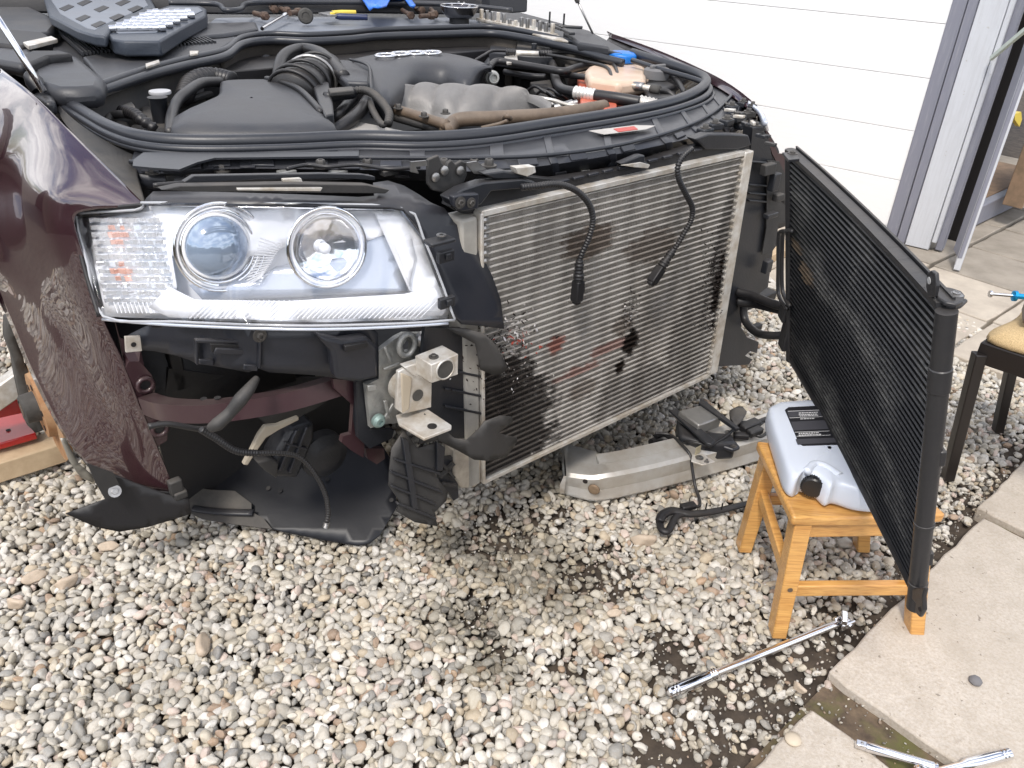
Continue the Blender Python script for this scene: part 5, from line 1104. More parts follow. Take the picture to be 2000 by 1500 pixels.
# left pocket
mesh('filler_neck', lathe(PZ(313, 222, .93)-ZZ*.04, ZZ, [(.018, 0), (.020, .02), (.021, .075), (.024, .08)], 20), M['black'], car, smooth='auto')
mesh('filler_lid', lathe(PZ(313, 183, .985), ZZ, [(.025, 0), (.026, .003), (.025, .007), (.004, .008)], 24), mat('pale_lid', (.4, .4, .41), .4), car, smooth='auto')
slabz('silver_bracket', [(222, 194), (238, 188), (252, 192), (262, 205), (268, 216), (235, 216), (228, 203)], .93, .006, M['rawalu'], .002)
hexbolt(PZ(237, 192, .936), ZZ, .012, .008, car)
tz('coolant_hose', [(210, 238, .92), (218, 226, .93), (240, 223, .935), (262, 226, .93)], .010, M['grime'])
tz('corrugated_lead', [(238, 216, .935), (262, 222, .945), (280, 236, .94), (305, 254, .92)], .0125, M['hose'], 8, 12, rib=.15, ribn=.016)
slabz('pocket_block', [(270, 208), (295, 205), (305, 225), (290, 238), (272, 228)], .915, .06, M['grime'], .01)
slabz('pocket_block', [(255, 240), (290, 244), (285, 262), (250, 256)], .92, .05, M['black'], .01)
slabz('pocket_block', [(222, 232), (250, 236), (248, 252), (225, 246)], .92, .05, M['grime'], .008)
slabz('pocket_block', [(300, 240), (330, 235), (330, 262), (300, 262)], .91, .05, M['grime'], .008)
tz('breather_hose', [(333, 262, .93), (335, 230, .94), (345, 200, .955), (365, 180, .965), (395, 162, .965), (430, 160, .955)], .0135, M['hose'], 8, 14)
tz('corrugated_hose', [(360, 190, .93), (370, 165, .95), (392, 152, .96), (420, 150, .955), (455, 158, .95)], .024, M['hose'], 8, 16, rib=.08, ribn=.014)
tz('wire', [(312, 164, .93), (350, 164, .93), (370, 158, .92)], .003, M['hose'])
# ------------------------------------------------------------------ cowl, scuttle, windscreen foot
CZ = 1.0
def cowl(nm, pts, z, dep, m, bev=.006): return slabz(nm, pts, z, dep, m, bev)
mesh('cowl_deck', sheet([(60, 150), (165, 172), (437, 94), (472, 70), (640, 60), (860, 50), (950, 48), (1010, 55), (1180, 98), (1225, 100), (1150, 60), (1000, 20), (700, -30), (300, -30), (-80, -20), (-60, 120), (30, 140)], fZ(.985), 40), M['cover'], car, solid=.01)
cowl('battery_cover', [(55, 130), (78, 112), (150, 105), (205, 150), (200, 168), (150, 172), (105, 172), (60, 158)], 1.02, .05, M['cover'], .02)
cowl('cowl_panel', [(160, 110), (365, 80), (440, 68), (470, 72), (430, 95), (300, 125), (200, 158)], 1.003, .03, M['cover'], .008)
for i in range(36):   # slats of the air inlet
    x0 = 112+i*7.4; 
    a = PZ(x0, 60, 1.012); b = PZ(x0+50, 105-i*.62, 1.005)
    mesh('inlet_slat', bar(a, b, .005, .010), M['cover'], car)
cowl('clip', [(284, 124), (310, 116), (312, 121), (285, 130)], 1.012, .006, M['rawalu'], .001)
cowl('clip', [(370, 99), (388, 99), (386, 104), (371, 106)], 1.012, .006, M['rawalu'], .001)
cowl('cowl_edge', [(-60, 50), (85, 62), (100, 72), (40, 90), (-40, 80)], 1.04, .04, M['dark'], .01)
cowl('cowl_gap_strip', [(45, 82), (100, 70), (112, 76), (55, 90)], 1.045, .01, M['rawalu'], .001)
cowl('cowl_trough', [(-60, -10), (60, 12), (120, 40), (100, 62), (0, 70), (-80, 60)], 1.03, .05, M['black'], .015)
cowl('washer_channel', [(-60, 92), (60, 92), (100, 112), (40, 125), (-50, 110)], 1.03, .03, M['cover'], .012)
cowl('cowl_hood', [(40, 108), (60, 98), (120, 98), (142, 104), (95, 108), (55, 124)], 1.04, .03, M['dark'], .008)
mesh('windscreen_foot', facing(grid([[PZ(-80, 20, 1.02), PZ(300, 22, 1.02), PZ(500, 24, 1.02), PZ(700, 22, 1.02), PZ(860, 24, 1.02), PZ(960, 20, 1.02)], [PZ(-80, 20, 1.02)+V*.5+ZZ*.25, PZ(300, 22, 1.02)+V*.5+ZZ*.28, PZ(500, 24, 1.02)+V*.5+ZZ*.28, PZ(700, 22, 1.02)+V*.5+ZZ*.28, PZ(860, 24, 1.02)+V*.5+ZZ*.25, PZ(960, 20, 1.02)+V*.4+ZZ*.2]], 4)), M['dark'], car, smooth=True, solid=.01)
tz('windscreen_gasket', [(330, 6, 1.06), (420, 8, 1.06), (440, 20, 1.055), (470, 18, 1.055), (490, 6, 1.055), (600, 4, 1.055), (860, 8, 1.055), (1000, 20, 1.05)], .010, M['rubber'], 8, 8)
cowl('windscreen_panel', [(420, 35), (500, 32), (640, 30), (860, 32), (940, 40), (930, 50), (700, 58), (520, 62), (430, 62), (400, 50)], 1.0, .02, M['grey_lid'], .006)
cowl('cowl_panel', [(350, 60), (400, 45), (500, 42), (505, 55), (440, 66), (370, 72)], 1.015, .02, M['cover'], .01)
cowl('cowl_panel_right', [(1100, 60), (1165, 68), (1192, 92), (1130, 82)], 1.015, .03, M['cover'], .008)
cowl('bolt_plate', [(930, 38), (1000, 40), (1080, 62), (1110, 80), (1080, 76), (1000, 54)], 1.008, .006, M['rawalu'], .001)
# bonnet struts
def rodw(nm, p, q, r, m, parent): return mesh(nm, tube([p, q], r, 12, 2), m, parent, smooth=True)
SB = PZ(88, 188, 1.0); ST = PH(-6, 5, SB)+V*.12
rodw('strut_rod', SB+ZZ*.01, SB.lerp(ST, 1.0), .0075, M['chrome'], car)
rodw('strut_body', SB.lerp(ST, .86), SB.lerp(ST, 1.9), .012, M['dark'], car)
slabz('strut_mount', [(55, 160), (75, 152), (104, 175), (108, 198), (88, 200), (62, 178)], 1.0, .03, M['black'], .008)
mesh('strut_ball', lathe(PZ(72, 168, 1.012), (ST-SB), [(.018, -.01), (.020, .01), (.014, .03), (.009, .034)], 16), M['black'], car, smooth='auto')
S2 = PZ(1158, 66, 1.01); S3 = PH(1128, 2, S2)
rodw('strut_rod', S2, S2.lerp(S3, 1.0), .004, M['steel'], car); rodw('strut_body', S2.lerp(S3, .96), S2.lerp(S3, 1.5), .009, M['steel'], car)
# ------------------------------------------------------------------ things lying on the cowl
def T(name, label, cat, p, group=None): return thing(name, label, cat, Vector(p), 0, group)
case = T('socket_case', 'open dark blue grey socket set case lying on the cowl at the left', 'tool case', PZ(300, 60, 1.03))
lid = [(84, -6), (96, 30), (150, 58), (183, 68), (205, 70), (216, 56), (262, 34), (304, 14), (290, -12), (180, -30)]
lt = ZP(lid, 1.065); slab_l = mesh('lid', prism(lt, ZZ*-.030), M['case'], case, bevel=.006)
mesh('lid_inner', prism(ZP([(100, 0), (118, 26), (170, 54), (186, 58), (198, 50), (250, 28), (290, 10), (278, -10), (190, -22)], 1.067), ZZ*-.004), M['grey_lid'], case, bevel=.002)
for (x, y) in ((165, 4), (240, 4), (198, 16), (264, 16), (162, 34), (228, 32), (192, 46), (130, 14), (215, -8)):
    mesh('lid_pocket', prism(ZP([(x-15, y+2), (x+4, y-6), (x+15, y-2), (x-4, y+7)], 1.069), ZZ*-.003), M['dark'], case, bevel=.001)
tr = [(211, 58), (222, 52), (300, 20), (330, 10), (392, 11), (403, 17), (402, 30), (352, 56), (312, 80), (240, 80), (218, 76), (210, 68)]
mesh('tray', prism(ZP(tr, 1.055), ZZ*-.040), M['case'], case, bevel=.006)
mesh('tray_inner', prism(ZP([(218, 58), (300, 23), (332, 13), (388, 14), (396, 20), (345, 44), (305, 62), (232, 64)], 1.058), ZZ*-.004), M['grey_lid'], case, bevel=.002)
proto = None
SO = [(226+i*14.5+j*21, 55-i*6.2-j*.2+(0)) for i in range(6) for j in range(5) if 226+i*14.5+j*21 < 385 and not (i == 5 and j > 3)]
for i, (x, y) in enumerate(SO):
    r = .0115-.0006*(i % 4); c = PZ(x, y, 1.066); ax = (RT*.85+Vector((0, .5, 0))).normalized()
    o = tag(mesh('socket', lathe(c-ax*.018, ax, [(r*.8, 0), (r*.8, .018), (r, .02), (r, .036), (r*.7, .036), (r*.65, .026)], 14), M['chrome'], None, smooth='auto', base=True), 'chrome socket, %s from the left in the %s row of the open tray' % (('first', 'second', 'third', 'fourth', 'fifth', 'sixth')[i//5], ('rear', 'next to rear', 'middle', 'next to front', 'front')[i % 5]), 'socket', 'chrome sockets in the case tray')
def tool(name, label, cat, p, geos, group=None):
    t = T(name, label, cat, p, group)
    for nm, g, m, kw in geos: mesh(nm, g, m, t, **kw)
    return t
SA = dict(smooth='auto')
# impact sockets and bolts
rb = mat('rusty_bolt_metal', (.12, .075, .055), .65, metal=.4, var=.5, vs_=60, dust=.5)
for i, (x, y, x2, y2, lb) in enumerate(((497, 26, 528, 34, 'rusty bolt with hex head leftmost of the bolts on the cowl'), (516, 14, 545, 20, 'rusty red bolt lying across the back of the bolts on the cowl'), (545, 16, 570, 24, 'dull steel bolt between the rusty bolt and the round hammer head'), (566, 26, 590, 22, 'short dull bolt touching the round black hammer head'))):
    a, b = PZ(x, y, 1.03), PZ(x2, y2, 1.03); d = (b-a).normalized(); ln = (b-a).length
    tool('bolt', lb, 'bolt', a, [('shank', tube([a, b-d*ln*.4], .010, 12, 2), rb, SA), ('hex_head', lathe(b-d*ln*.45, d, [(.015, 0), (.016, .004), (.016, .022), (.012, .024), (.012, .034)], 6), rb, dict(bevel=.001))], 'bolts on the cowl left of the hammer')
for i, (x, y, x2, y2, lb) in enumerate(((786, 20, 812, 36, 'dull bolt left of the second pile beside the black magnetic bowl'), (804, 16, 832, 22, 'dull bolt at the back of the pile beside the magnetic bowl'), (820, 32, 850, 30, 'dull bolt nearest the bowl foot in the second pile'), (842, 18, 854, 34, 'short dull bolt leaning against the foot of the bowl'))):
    a, b = PZ(x, y, 1.03), PZ(x2, y2, 1.03); d = (b-a).normalized(); ln = (b-a).length
    tool('bolt', lb, 'bolt', a, [('shank', tube([a, b-d*ln*.3], .009, 12, 2), rb, SA), ('hex_head', lathe(b-d*ln*.4, d, [(.014, 0), (.016, .004), (.016, .020), (.012, .022)], 6), rb, dict(bevel=.001))], 'bolts on the cowl beside the bowl')
h0 = PZ(600, 32, 1.035)
tool('mallet', 'round black tool head standing up beside the bolts on the cowl', 'tool', h0, [('head', lathe(h0+V*.012, (CAM-h0).normalized(), [(.020, -.012), (.027, 0), (.028, .014), (.023, .022), (.014, .023), (.013, .020), (.003, .020)], 24), M['castiron'], SA)])
a, b = PZ(512, 56, 1.02), PZ(556, 30, 1.03)
tool('extension_bar', 'short chrome extension bar lying below the round black tool head', 'tool', a, [('shaft', tube([a, b], .0065, 12, 2), M['chrome'], SA), ('collar', lathe(b, (b-a), [(.009, -.02), (.010, -.01), (.010, .012), (.007, .014)], 14), M['chrome'], SA)])
a, b = PZ(655, 32, 1.03), PZ(718, 34, 1.03)
tool('pliers', 'needle nose pliers with navy and yellow grips on the cowl', 'pliers', a, [('blue_grip', tube([a, a.lerp(b, .3), b], [.008, .012, .011, .010], 12, 5), M['tool_blue'], SA), ('yellow_grip', tube([PZ(648, 24, 1.03), PZ(668, 24, 1.03), PZ(695, 24, 1.03)], [.006, .009, .008], 10, 5), M['yellow'], SA), ('jaw', prism(ZP([(622, 29), (650, 26), (658, 33), (640, 33)], 1.03), ZZ*.008), M['steel'], dict(bevel=.001)), ('pivot', lathe(PZ(650, 29, 1.035), ZZ, [(.010, 0), (.010, .008), (.008, .009)], 14), M['yellow'], SA)])
gb = sheet([(700, -10), (720, 14), (738, 18), (755, 10), (762, -2), (790, -4), (800, 10), (808, 16), (812, 8), (800, -10)], lambda x, y: PZ(x, y, 1.075)+ZZ*.02*noise.noise(Vector((x*.05, y*.1, 0))), 8)
tag(mesh('rubber_glove', gb, M['bluebag'], None, solid=.006, smooth=True, base=True), 'crumpled bright blue rubber glove at the foot of the windscreen', 'glove')
bw = PZ(897, 30, 1.03)
tool('magnetic_bowl', 'round black magnetic parts bowl with shiny rim on the cowl', 'bowl', bw, [('dish', lathe(bw+ZZ*.0, ZZ, [(.025, -.012), (.050, -.008), (.068, .010), (.076, .032), (.078, .036), (.074, .030), (.06, .016), (.03, .002)], 40), mat('bowl_steel', (.12, .12, .13), .22, metal=.9), dict(smooth=True)), ('rim', tube([bw+ZZ*.035+Vector((math.cos(t), math.sin(t), 0))*.076 for t in [i*2*math.pi/40 for i in range(40)]], .0022, 8, 1, closed=True), M['chrome'], dict(smooth=True)), ('magnet', lathe(bw-ZZ*.035, ZZ, [(.036, 0), (.04, .004), (.04, .034), (.03, .035)], 30), M['dark'], SA)])
for i, (x, y) in enumerate(((880, 14), (905, 12), (893, 10), (915, 16))):
    c = PZ(x, y, 1.052); tag(mesh('small_nut', lathe(c, ZZ*.6+U*random.uniform(-.6, .6), [(.006, 0), (.007, .004), (.005, .016)], 6), M['steel'], None, base=True), ('leftmost', 'second from the right', 'second from the left', 'rightmost')[i]+' small steel fastener inside the black magnetic bowl', 'fastener', 'fasteners in the magnetic bowl')
# tall black plastic piece behind the bowl
cbx = PZ(985, 26, 1.02)
tool('black_cup', 'black plastic cover standing upright behind the magnetic bowl', 'cover', cbx, [('side', prism([PH(x, y, cbx) for x, y in ((950, -40), (955, 20), (1000, 26), (1030, 24), (1032, -40))], V*.05), M['cover'], dict(bevel=.006))])
# socket rail with upright sockets
rl0, rl1 = PZ(935, 36, 1.02), PZ(1085, 68, 1.01)
rt = T('socket_rail', 'steel socket rail with a row of upright clips on the far cowl', 'tool rail', rl0)
mesh('rail', bar(rl0, rl1, .03, .006), M['rawalu'], rt, bevel=.001)
for i in range(13):
    p = rl0.lerp(rl1, (i+.5)/13); s = .6 if i in (5, 6) else 1
    mesh('rail_clip', box(p+ZZ*.02*s, (rl1-rl0, (rl1-rl0).cross(ZZ), ZZ), (.011, .014, .034*s)), M['steel'] if i % 3 else M['rawalu'], rt, bevel=.002)
for i, (x, y, x2, y2, lb) in enumerate(((1052, 40, 1100, 58, 'black plastic clip with a pin at the far end of the socket rail'), (1070, 50, 1138, 54, 'long black plastic bar lying across the far corner of the cowl'), (1075, 45, 1118, 66, 'black ribbed bracket under the black bar on the far cowl'))):
    a, b = PZ(x, y, 1.03), PZ(x2, y2, 1.03)
    t = T('plastic_bracket', lb, 'bracket', a); mesh('body', bar(a, b, .022, .010), M['black'], t, bevel=.003)
    if i < 2: mesh('pin', bar(a.lerp(b, .45), a.lerp(b, .45)+ZZ*.045, .005, .005, U), M['black'], t)
# ------------------------------------------------------------------ loose condenser, swung out beside the car
n0, f0 = PZ(1785, 1150, .385), PZ(1545, 700, .385)
CD = Vector((f0.x-n0.x, f0.y-n0.y, 0)); CL = CD.length; CD.normalize(); CN = CD.cross(ZZ)
if CN.dot(CAM-n0) < 0: CN = -CN
ntop = PN(1833, 588, n0, CD); ftop = PN(1550, 305, f0, CD)
CWD = ((ntop-n0)+(ftop-f0))/2; CHH = CWD.length; CWN = CWD.normalized(); CN = CD.cross(CWN)
if CN.dot(CAM-n0) < 0: CN = -CN
con = thing('condenser', 'black air conditioning condenser hanging upright with its edge over the wooden stool', 'condenser', n0.copy(), math.atan2(CD.y, CD.x))
def CP(s, t, o=0.):     # s 0 near .. 1 far, t 0 bottom .. 1 top, o towards the viewer
    return n0 + CD*(s*CL) + CWN*(t*CHH) + CN*(o - .007*4*s*(1-s))
def con_hook(k, cur):
    t = k['N'].new('ShaderNodeTexCoord'); t.object = con; vec = t.outputs['Object']
    mp = k['N'].new('ShaderNodeMapping'); mp.inputs['Scale'].default_value = (1.3, 1, 3); k['L'].new(vec, mp.inputs[0])
    n = k['noise'](2.6, 6, .6, mp.outputs[0]); n2 = k['noise'](60, 5, .7, vec)
    f = k['math']('MULTIPLY', k['ramp'](n, .47, .66), k['ramp'](n2, .3, .7), True)
    c = k['mixc'](k['math']('MULTIPLY', f, .8), cur, (.22, .21, .19))
    return k['mixc'](blobs(k, [(.72, .30, .06, .025, .4), (.80, .34, .05, .02, .35)], vec), c, (.33, .23, .14))
M['con'] = mat('condenser_black', (.014, .014, .016), .42, hook=con_hook, bump=.4, bs=240)
M['confin'] = mat('condenser_fins', (.010, .010, .011), .6, hook=con_hook)
M['conm'] = mat('condenser_black_metal', (.03, .031, .035), .36, metal=.3, dust=.35, bump=.3, bs=120)
NC = 42
mesh('core', facing(grid([[CP(i/16, j/2, -.006) for i in range(17)] for j in range(3)])), M['confin'], con, solid=.014, soff=-1)
S_ = [0.015+.975*i/24 for i in range(25)]
g = tube([CP(s, 0, .001) for s in S_], .0044, 6, 1, flat=.62)
base = mesh('tube', g, M['con'], con, smooth='auto', base=True); b0 = base.location.copy()
for i in range(NC):
    d = to_local(con, [n0+CWN*((i+.6)/NC*CHH*.985)])[0]
    if i == 0: base.location = b0+d
    else: copy_part(base, b0+d)
fv = []; ff = []
for i in range(NC-1):
    z0_ = (i+.6)/NC*.985+.004; z1_ = (i+1.6)/NC*.985-.004
    for j in range(260):
        s = .015+.97*j/260; o = len(fv); fv += [CP(s, z0_, -.0035), CP(s, z1_, -.0035), CP(s+.0013, z1_, .0005), CP(s+.0013, z0_, .0005)]; ff.append((o, o+1, o+2, o+3))
mesh('folded_fin', (fv, ff), M['confin'], con, kind='stuff')
mesh('top_rail', join(*[box((CP(s, 1.005)+CP(s+.0625, 1.005))/2, (CP(s+.0625, 1.005)-CP(s, 1.005), CN, CWN), (CL*.064, .020, .010)) for s in [i/16 for i in range(16)]]), M['conm'], con)
mesh('top_rail_lip', join(*[box((CP(s, 1.0)+CP(s+.0625, 1.0))/2-CN*.014+CWN*.003, (CP(s+.0625, 1)-CP(s, 1), CN, CWN), (CL*.064, .004, .02)) for s in [i/16 for i in range(16)]]), M['conm'], con)
mesh('bottom_rail', tube([CP(s, -.012) for s in (0, .25, .5, .75, 1)], .007, 6, 5), M['conm'], con, smooth='auto')
tc0 = CP(-.016, -.055, -.0); tc1 = CP(-.016, 1.0, -.0)
mesh('header_tank', tube([tc0, tc0.lerp(tc1, .5), tc1], .0152, 24, 3), M['conm'], con, smooth='auto')
for t in (.10, .33, .80): mesh('tank_band', lathe(tc0.lerp(tc1, t), CWN, [(.015, -.004), (.0166, -.003), (.0166, .003), (.015, .004)], 24), M['conm'], con, smooth='auto')
mesh('tank_band', lathe(tc0.lerp(tc1, .84), CWN, [(.015, -.04), (.0168, -.038), (.0168, .0), (.015, .002)], 24), M['conm'], con, smooth='auto')
mesh('far_tank', tube([CP(1.01, -.02), CP(1.01, 1.01)], .011, 16, 2), M['conm'], con, smooth='auto')
# top cap with clamp ear
ptop = tc1+ZZ*.012
mesh('tank_cap', prism([PZ(x, y, ptop.z) for x, y in ((1826, 566), (1838, 558), (1860, 562), (1878, 568), (1885, 576), (1882, 588), (1868, 594), (1848, 590), (1832, 580))], ZZ*-.007), M['conm'], con, bevel=.002)
hexbolt(PZ(1867, 576, ptop.z), ZZ, .006, .004, con, M['steel'])
mesh('clamp_rim', tube([PZ(x, y, ptop.z-.010) for x, y in ((1842, 592), (1856, 600), (1872, 598), (1884, 588))], .004, 8, 5), M['conm'], con, smooth=True)
def ear(l, off, nm): return mesh(nm, prism([PN(x, y, tc1+CN*off, CN) for x, y in l], CN*-.006), M['conm'], con, bevel=.0015)
ear([(1810, 534), (1818, 528), (1826, 534), (1828, 560), (1824, 580), (1812, 580), (1808, 560)], .01, 'lug')
mesh('lug_hole', lathe(PN(1815, 548, tc1+CN*.0105, CN), CN, [(.0055, 0), (.0055, .001)], 14), mat('hole_pale', (.4, .4, .4), .8), con)
for y in (890, 1085): 
    p = PN(1836 if y == 890 else 1812, y, tc1-CN*.012, CN); mesh('side_lug', box(p, (CD, CN, CWN), (.022, .012, .030)), M['conm'], con, bevel=.003)
mesh('bottom_tongue', prism([PN(x, y, tc0+CN*.012, CN) for x, y in ((1772, 1148), (1806, 1148), (1802, 1166), (1803, 1192), (1795, 1206), (1786, 1196), (1787, 1178), (1774, 1162))], CN*-.008), M['conm'], con, bevel=.003)
mesh('bottom_tongue_hole', lathe(PN(1796, 1190, tc0+CN*.0125, CN), CN, [(.004, 0), (.004, .001)], 12), M['soot_and_hole_shade'], con)
# pipes at the far edge
def CPX(x, y, o=.0): return PN(x, y, n0+CN*o, CN)
mesh('pipe', tube([CPX(x, y, .01) for x, y in ((1548, 452), (1538, 450), (1530, 456), (1528, 480), (1527, 540), (1530, 575), (1543, 598))], .0052, 10, 6), M['conm'], con, smooth=True)
mesh('pipe', tube([CPX(x, y, .012) for x, y in ((1538, 452), (1526, 452), (1521, 462), (1520, 520), (1521, 575), (1538, 604))], .0052, 10, 6), M['conm'], con, smooth=True)
mesh('pipe_block', box(CPX(1540, 650, .0), (CD, CN, ZZ), (.05, .03, .09)), M['conm'], con, bevel=.005)
mesh('pipe_block', box(CPX(1538, 610, .0), (CD, CN, ZZ), (.05, .035, .04)), M['conm'], con, bevel=.005)
mesh('top_corner_lug', prism([PZ(x, y, ptop.z) for x, y in ((1528, 297), (1556, 299), (1562, 310), (1540, 312))], ZZ*-.006), M['conm'], con, bevel=.001)
hexbolt(PZ(1548, 300, ptop.z), ZZ, .007, .005, con)
# ------------------------------------------------------------------ wooden stool
st = thing('step_stool', 'honey coloured wooden step stool with splayed legs under the white jerrycan', 'stool', PZ(1640, 1170))
fl_, fr2, bl_, br_ = PZ(1521, 1246), PZ(1790, 1246), PZ(1452, 1070), PZ(1682, 1070)
SZ = .312
sfl, sfr, sbl, sbr = PZ(1549, 1012, SZ), PZ(1848, 1006, SZ), PZ(1478, 862, SZ), PZ(1700, 868, SZ)
# seat with dished top
rowsS = []
for j in range(9):
    t = j/8; a = sfl.lerp(sbl, t); b = sfr.lerp(sbr, t); d = (b-a)
    rowsS.append([a+d*(i/10)+ZZ*(-.006*math.sin(math.pi*i/10)**.7 + .003) for i in range(11)])
edge_ = lambda r, dz: [p+ZZ*dz for p in r]
v = [p for r in rowsS for p in r]; nV = len(v); v += [p-ZZ*.026 for p in v]
f = []
for j in range(8):
    for i in range(10):
        a = j*11+i; f.append((a, a+1, a+12, a+11)); f.append((nV+a, nV+a+11, nV+a+12, nV+a+1))
bd = [i for i in range(11)]+[j*11+10 for j in range(1, 9)]+[8*11+i for i in range(9, -1, -1)]+[j*11 for j in range(7, 0, -1)]
f += [(bd[k], nV+bd[k], nV+bd[(k+1) % len(bd)], bd[(k+1) % len(bd)]) for k in range(len(bd))]
mesh('seat', (v, f), M['wood'], st, bevel=.007, seg=3)
def leg(foot, top, w1=.036, w2=.044, nm='leg'):
    d = (top-foot).normalized(); x = Vector((1, 0, 0)); y = Vector((0, 1, 0))
    x = (x-d*x.dot(d)).normalized(); y = d.cross(x); v = []
    for p, s in ((foot, .92), (top, 1.05)):
        for i, j in ((-1, -1), (1, -1), (1, 1), (-1, 1)): v.append(p+Vector((1, 0, 0))*w1/2*i*s+Vector((0, 1, 0))*w2/2*j*s)
    return mesh(nm, (v, [(0, 1, 2, 3), (4, 5, 6, 7), (0, 1, 5, 4), (1, 2, 6, 5), (2, 3, 7, 6), (3, 0, 4, 7)]), M['wood'], st, bevel=.003)
inw = lambda p, q, k: p.lerp(q, k)
mid_s = (sfl+sfr+sbl+sbr)/4-ZZ*.022
TFL, TFR, TBL, TBR = [p.lerp(mid_s, .20)-ZZ*.012 for p in (sfl, sfr, sbl, sbr)]
FL_ = fl_+Vector((-.0, .016, 0)); FR_ = fr2+Vector((0, .016, .0)); BL_ = bl_+Vector((0, .0, 0)); BR_ = br_
for a_, b_ in ((FL_, TFL), (FR_, TFR), (BL_, TBL), (BR_, TBR)): leg(a_, b_)
def at(foot, top, z): return foot.lerp(top, z/top.z)
mesh('stretcher', bar(at(FL_, TFL, .115), at(FR_, TFR, .115), .020, .032), M['wood'], st, bevel=.003)
mesh('stretcher', bar(at(BL_, TBL, .16), at(BR_, TBR, .16), .018, .028), M['wood'], st, bevel=.003)
mesh('stretcher', bar(at(FL_, TFL, .14), at(BL_, TBL, .19), .020, .032), M['wood'], st, bevel=.003)
mesh('stretcher', bar(at(FR_, TFR, .14), at(BR_, TBR, .19), .020, .032), M['wood'], st, bevel=.003)
mesh('apron', bar(at(FL_, TFL, .262), at(FR_, TFR, .262), .018, .034), M['wood'], st, bevel=.003)
for t, (A_, B_) in ((.13, (FL_, TFL)),): mesh('screw_plug', lathe(at(A_, B_, t)-Vector((.0, .023, 0)), Vector((0, -1, 0)), [(.006, 0), (.006, .001)], 12), M['tan'], st)
# ------------------------------------------------------------------ jerrycan lying on the stool
KZ = SZ+.066
can_t = [(1502, 800), (1512, 784), (1540, 778), (1640, 776), (1720, 800), (1760, 860), (1765, 930), (1740, 958), (1690, 958), (1640, 944), (1622, 948), (1600, 930), (1572, 920), (1556, 930), (1540, 918), (1526, 880)]
jc = thing('jerrycan', 'milky pale blue plastic jerrycan lying flat on the stool, black screw cap', 'jerrycan', PZ(1640, 900, SZ))
cz = ZP(can_t, KZ); cen = sum(cz, Vector())/len(cz)
prof = [(.03, .004), (.5, .003), (.88, .001), (.95, -.002), (.985, -.010), (1.0, -.022), (1.0, -.045), (.985, -.056), (.94, -.062), (.5, -.063), (.03, -.063)]
mesh('body', grid([cl(smoothp([cen+(p-cen)*k+ZZ*h for p in cz], 6, True)) for k, h in prof]), M['canplastic'], jc, smooth=True)
lb = [(1533, 801), (1540, 796), (1600, 793), (1665, 795), (1700, 868), (1568, 871), (1560, 866)]
mesh('label', prism(ZP(lb, KZ+.0035), ZZ*.0012), M['canlabel'], jc)
for (a, b, c, d) in (((1537, 803), (1600, 800), (1606, 812), (1541, 815)), ((1545, 824), (1612, 821), (1618, 838), (1550, 841)), ((1554, 858), (1640, 855), (1645, 864), (1558, 868))):
    mesh('label_panel', prism(ZP([a, b, c, d], KZ+.0050), ZZ*.0006), M['canlabel2'], jc)
q = []
for (x0, y0, x1, n, hgt) in ((1539, 803, 1604, 1, .8), (1542, 816, 1606, 1, .8), (1560, 806, 1596, 2, 1.6), (1552, 844, 1620, 1, .8), (1556, 852, 1622, 1, .8), (1560, 846, 1600, 2, 1.7), (1562, 812, 1598, 1, 1.4), (1563, 817.6, 1590, 1, 1.4)):
    for k in range(n):
        y = y0+k*3.4
        if hgt < 1: q.append(prism(ZP([(x0, y), (x1, y-2.5), (x1, y-1.9), (x0, y+.7)], KZ+.0056), ZZ*.0003))
        else:
            x = x0
            while x < x1:
                w_ = random.uniform(2.0, 6); q.append(prism(ZP([(x, y-(x-x0)*.04), (x+w_, y-(x+w_-x0)*.04), (x+w_, y-(x+w_-x0)*.04+hgt), (x, y-(x-x0)*.04+hgt)], KZ+.0056), ZZ*.0003)); x += w_+1.2
mesh('label_print', join(*q), M['white_line'], jc, kind='stuff')
cp = PZ(1587, 952, KZ-.030); ca = (cp-PZ(1600, 900, KZ-.03)); ca.z = 0; ca.normalize()
mesh('screw_cap', lathe(cp-ca*.012, ca, [(.020, -.02), (.0245, -.018), (.0245, .014), (.021, .017), (.004, .017)], 26), M['capblack'], jc, smooth='auto')
g = [box(cp+(ZZ*math.sin(t)+ca.cross(ZZ)*math.cos(t))*.0243-ca*.010, (ca, ZZ*math.cos(t)-ca.cross(ZZ)*math.sin(t), ca.cross(ZZ)*math.cos(t)+ZZ*math.sin(t)), (.026, .002, .0025)) for t in [i*2*math.pi/30 for i in range(30)]]
mesh('cap_ridge', join(*g), M['capblack'], jc)
mesh('handle_mould', tube(ZP([(1575, 922), (1590, 908), (1612, 912), (1640, 930)], KZ-.002), .010, 10, 6), M['canplastic'], jc, smooth=True)
# ------------------------------------------------------------------ breaker bar and bar tools
def chrome_bar(name, label, p, q, r, r2, parent_z, head='hinge'):
    t = thing(name, label, 'wrench', p.copy()); d = (q-p).normalized(); Ln = (q-p).length
    prof = [(r2*.7, -.002), (r2, .002), (r2, .010), (r2*.84, .012), (r2, .014), (r2, .018), (r2*.84, .020), (r2, .022)]
    prof += [(r2*1.05, .03), (r2*.98, .10)] + [(r2*.9, .104), (r2, .106), (r2*.9, .110), (r2, .112), (r2*.9, .116), (r2, .118), (r2*.9, .122), (r*1.0, .126)]
    prof = [(a, b) for a, b in prof if b < Ln*.5]+[(r, Ln*.55), (r, Ln-.02), (r*.9, Ln-.005)]
    mesh('shaft', lathe(p, d, prof, 24), M['chrome'], t, smooth='auto')
    return t, d, Ln
p = PZ(1306, 1352, .020); q = PZ(1640, 1216, .022)
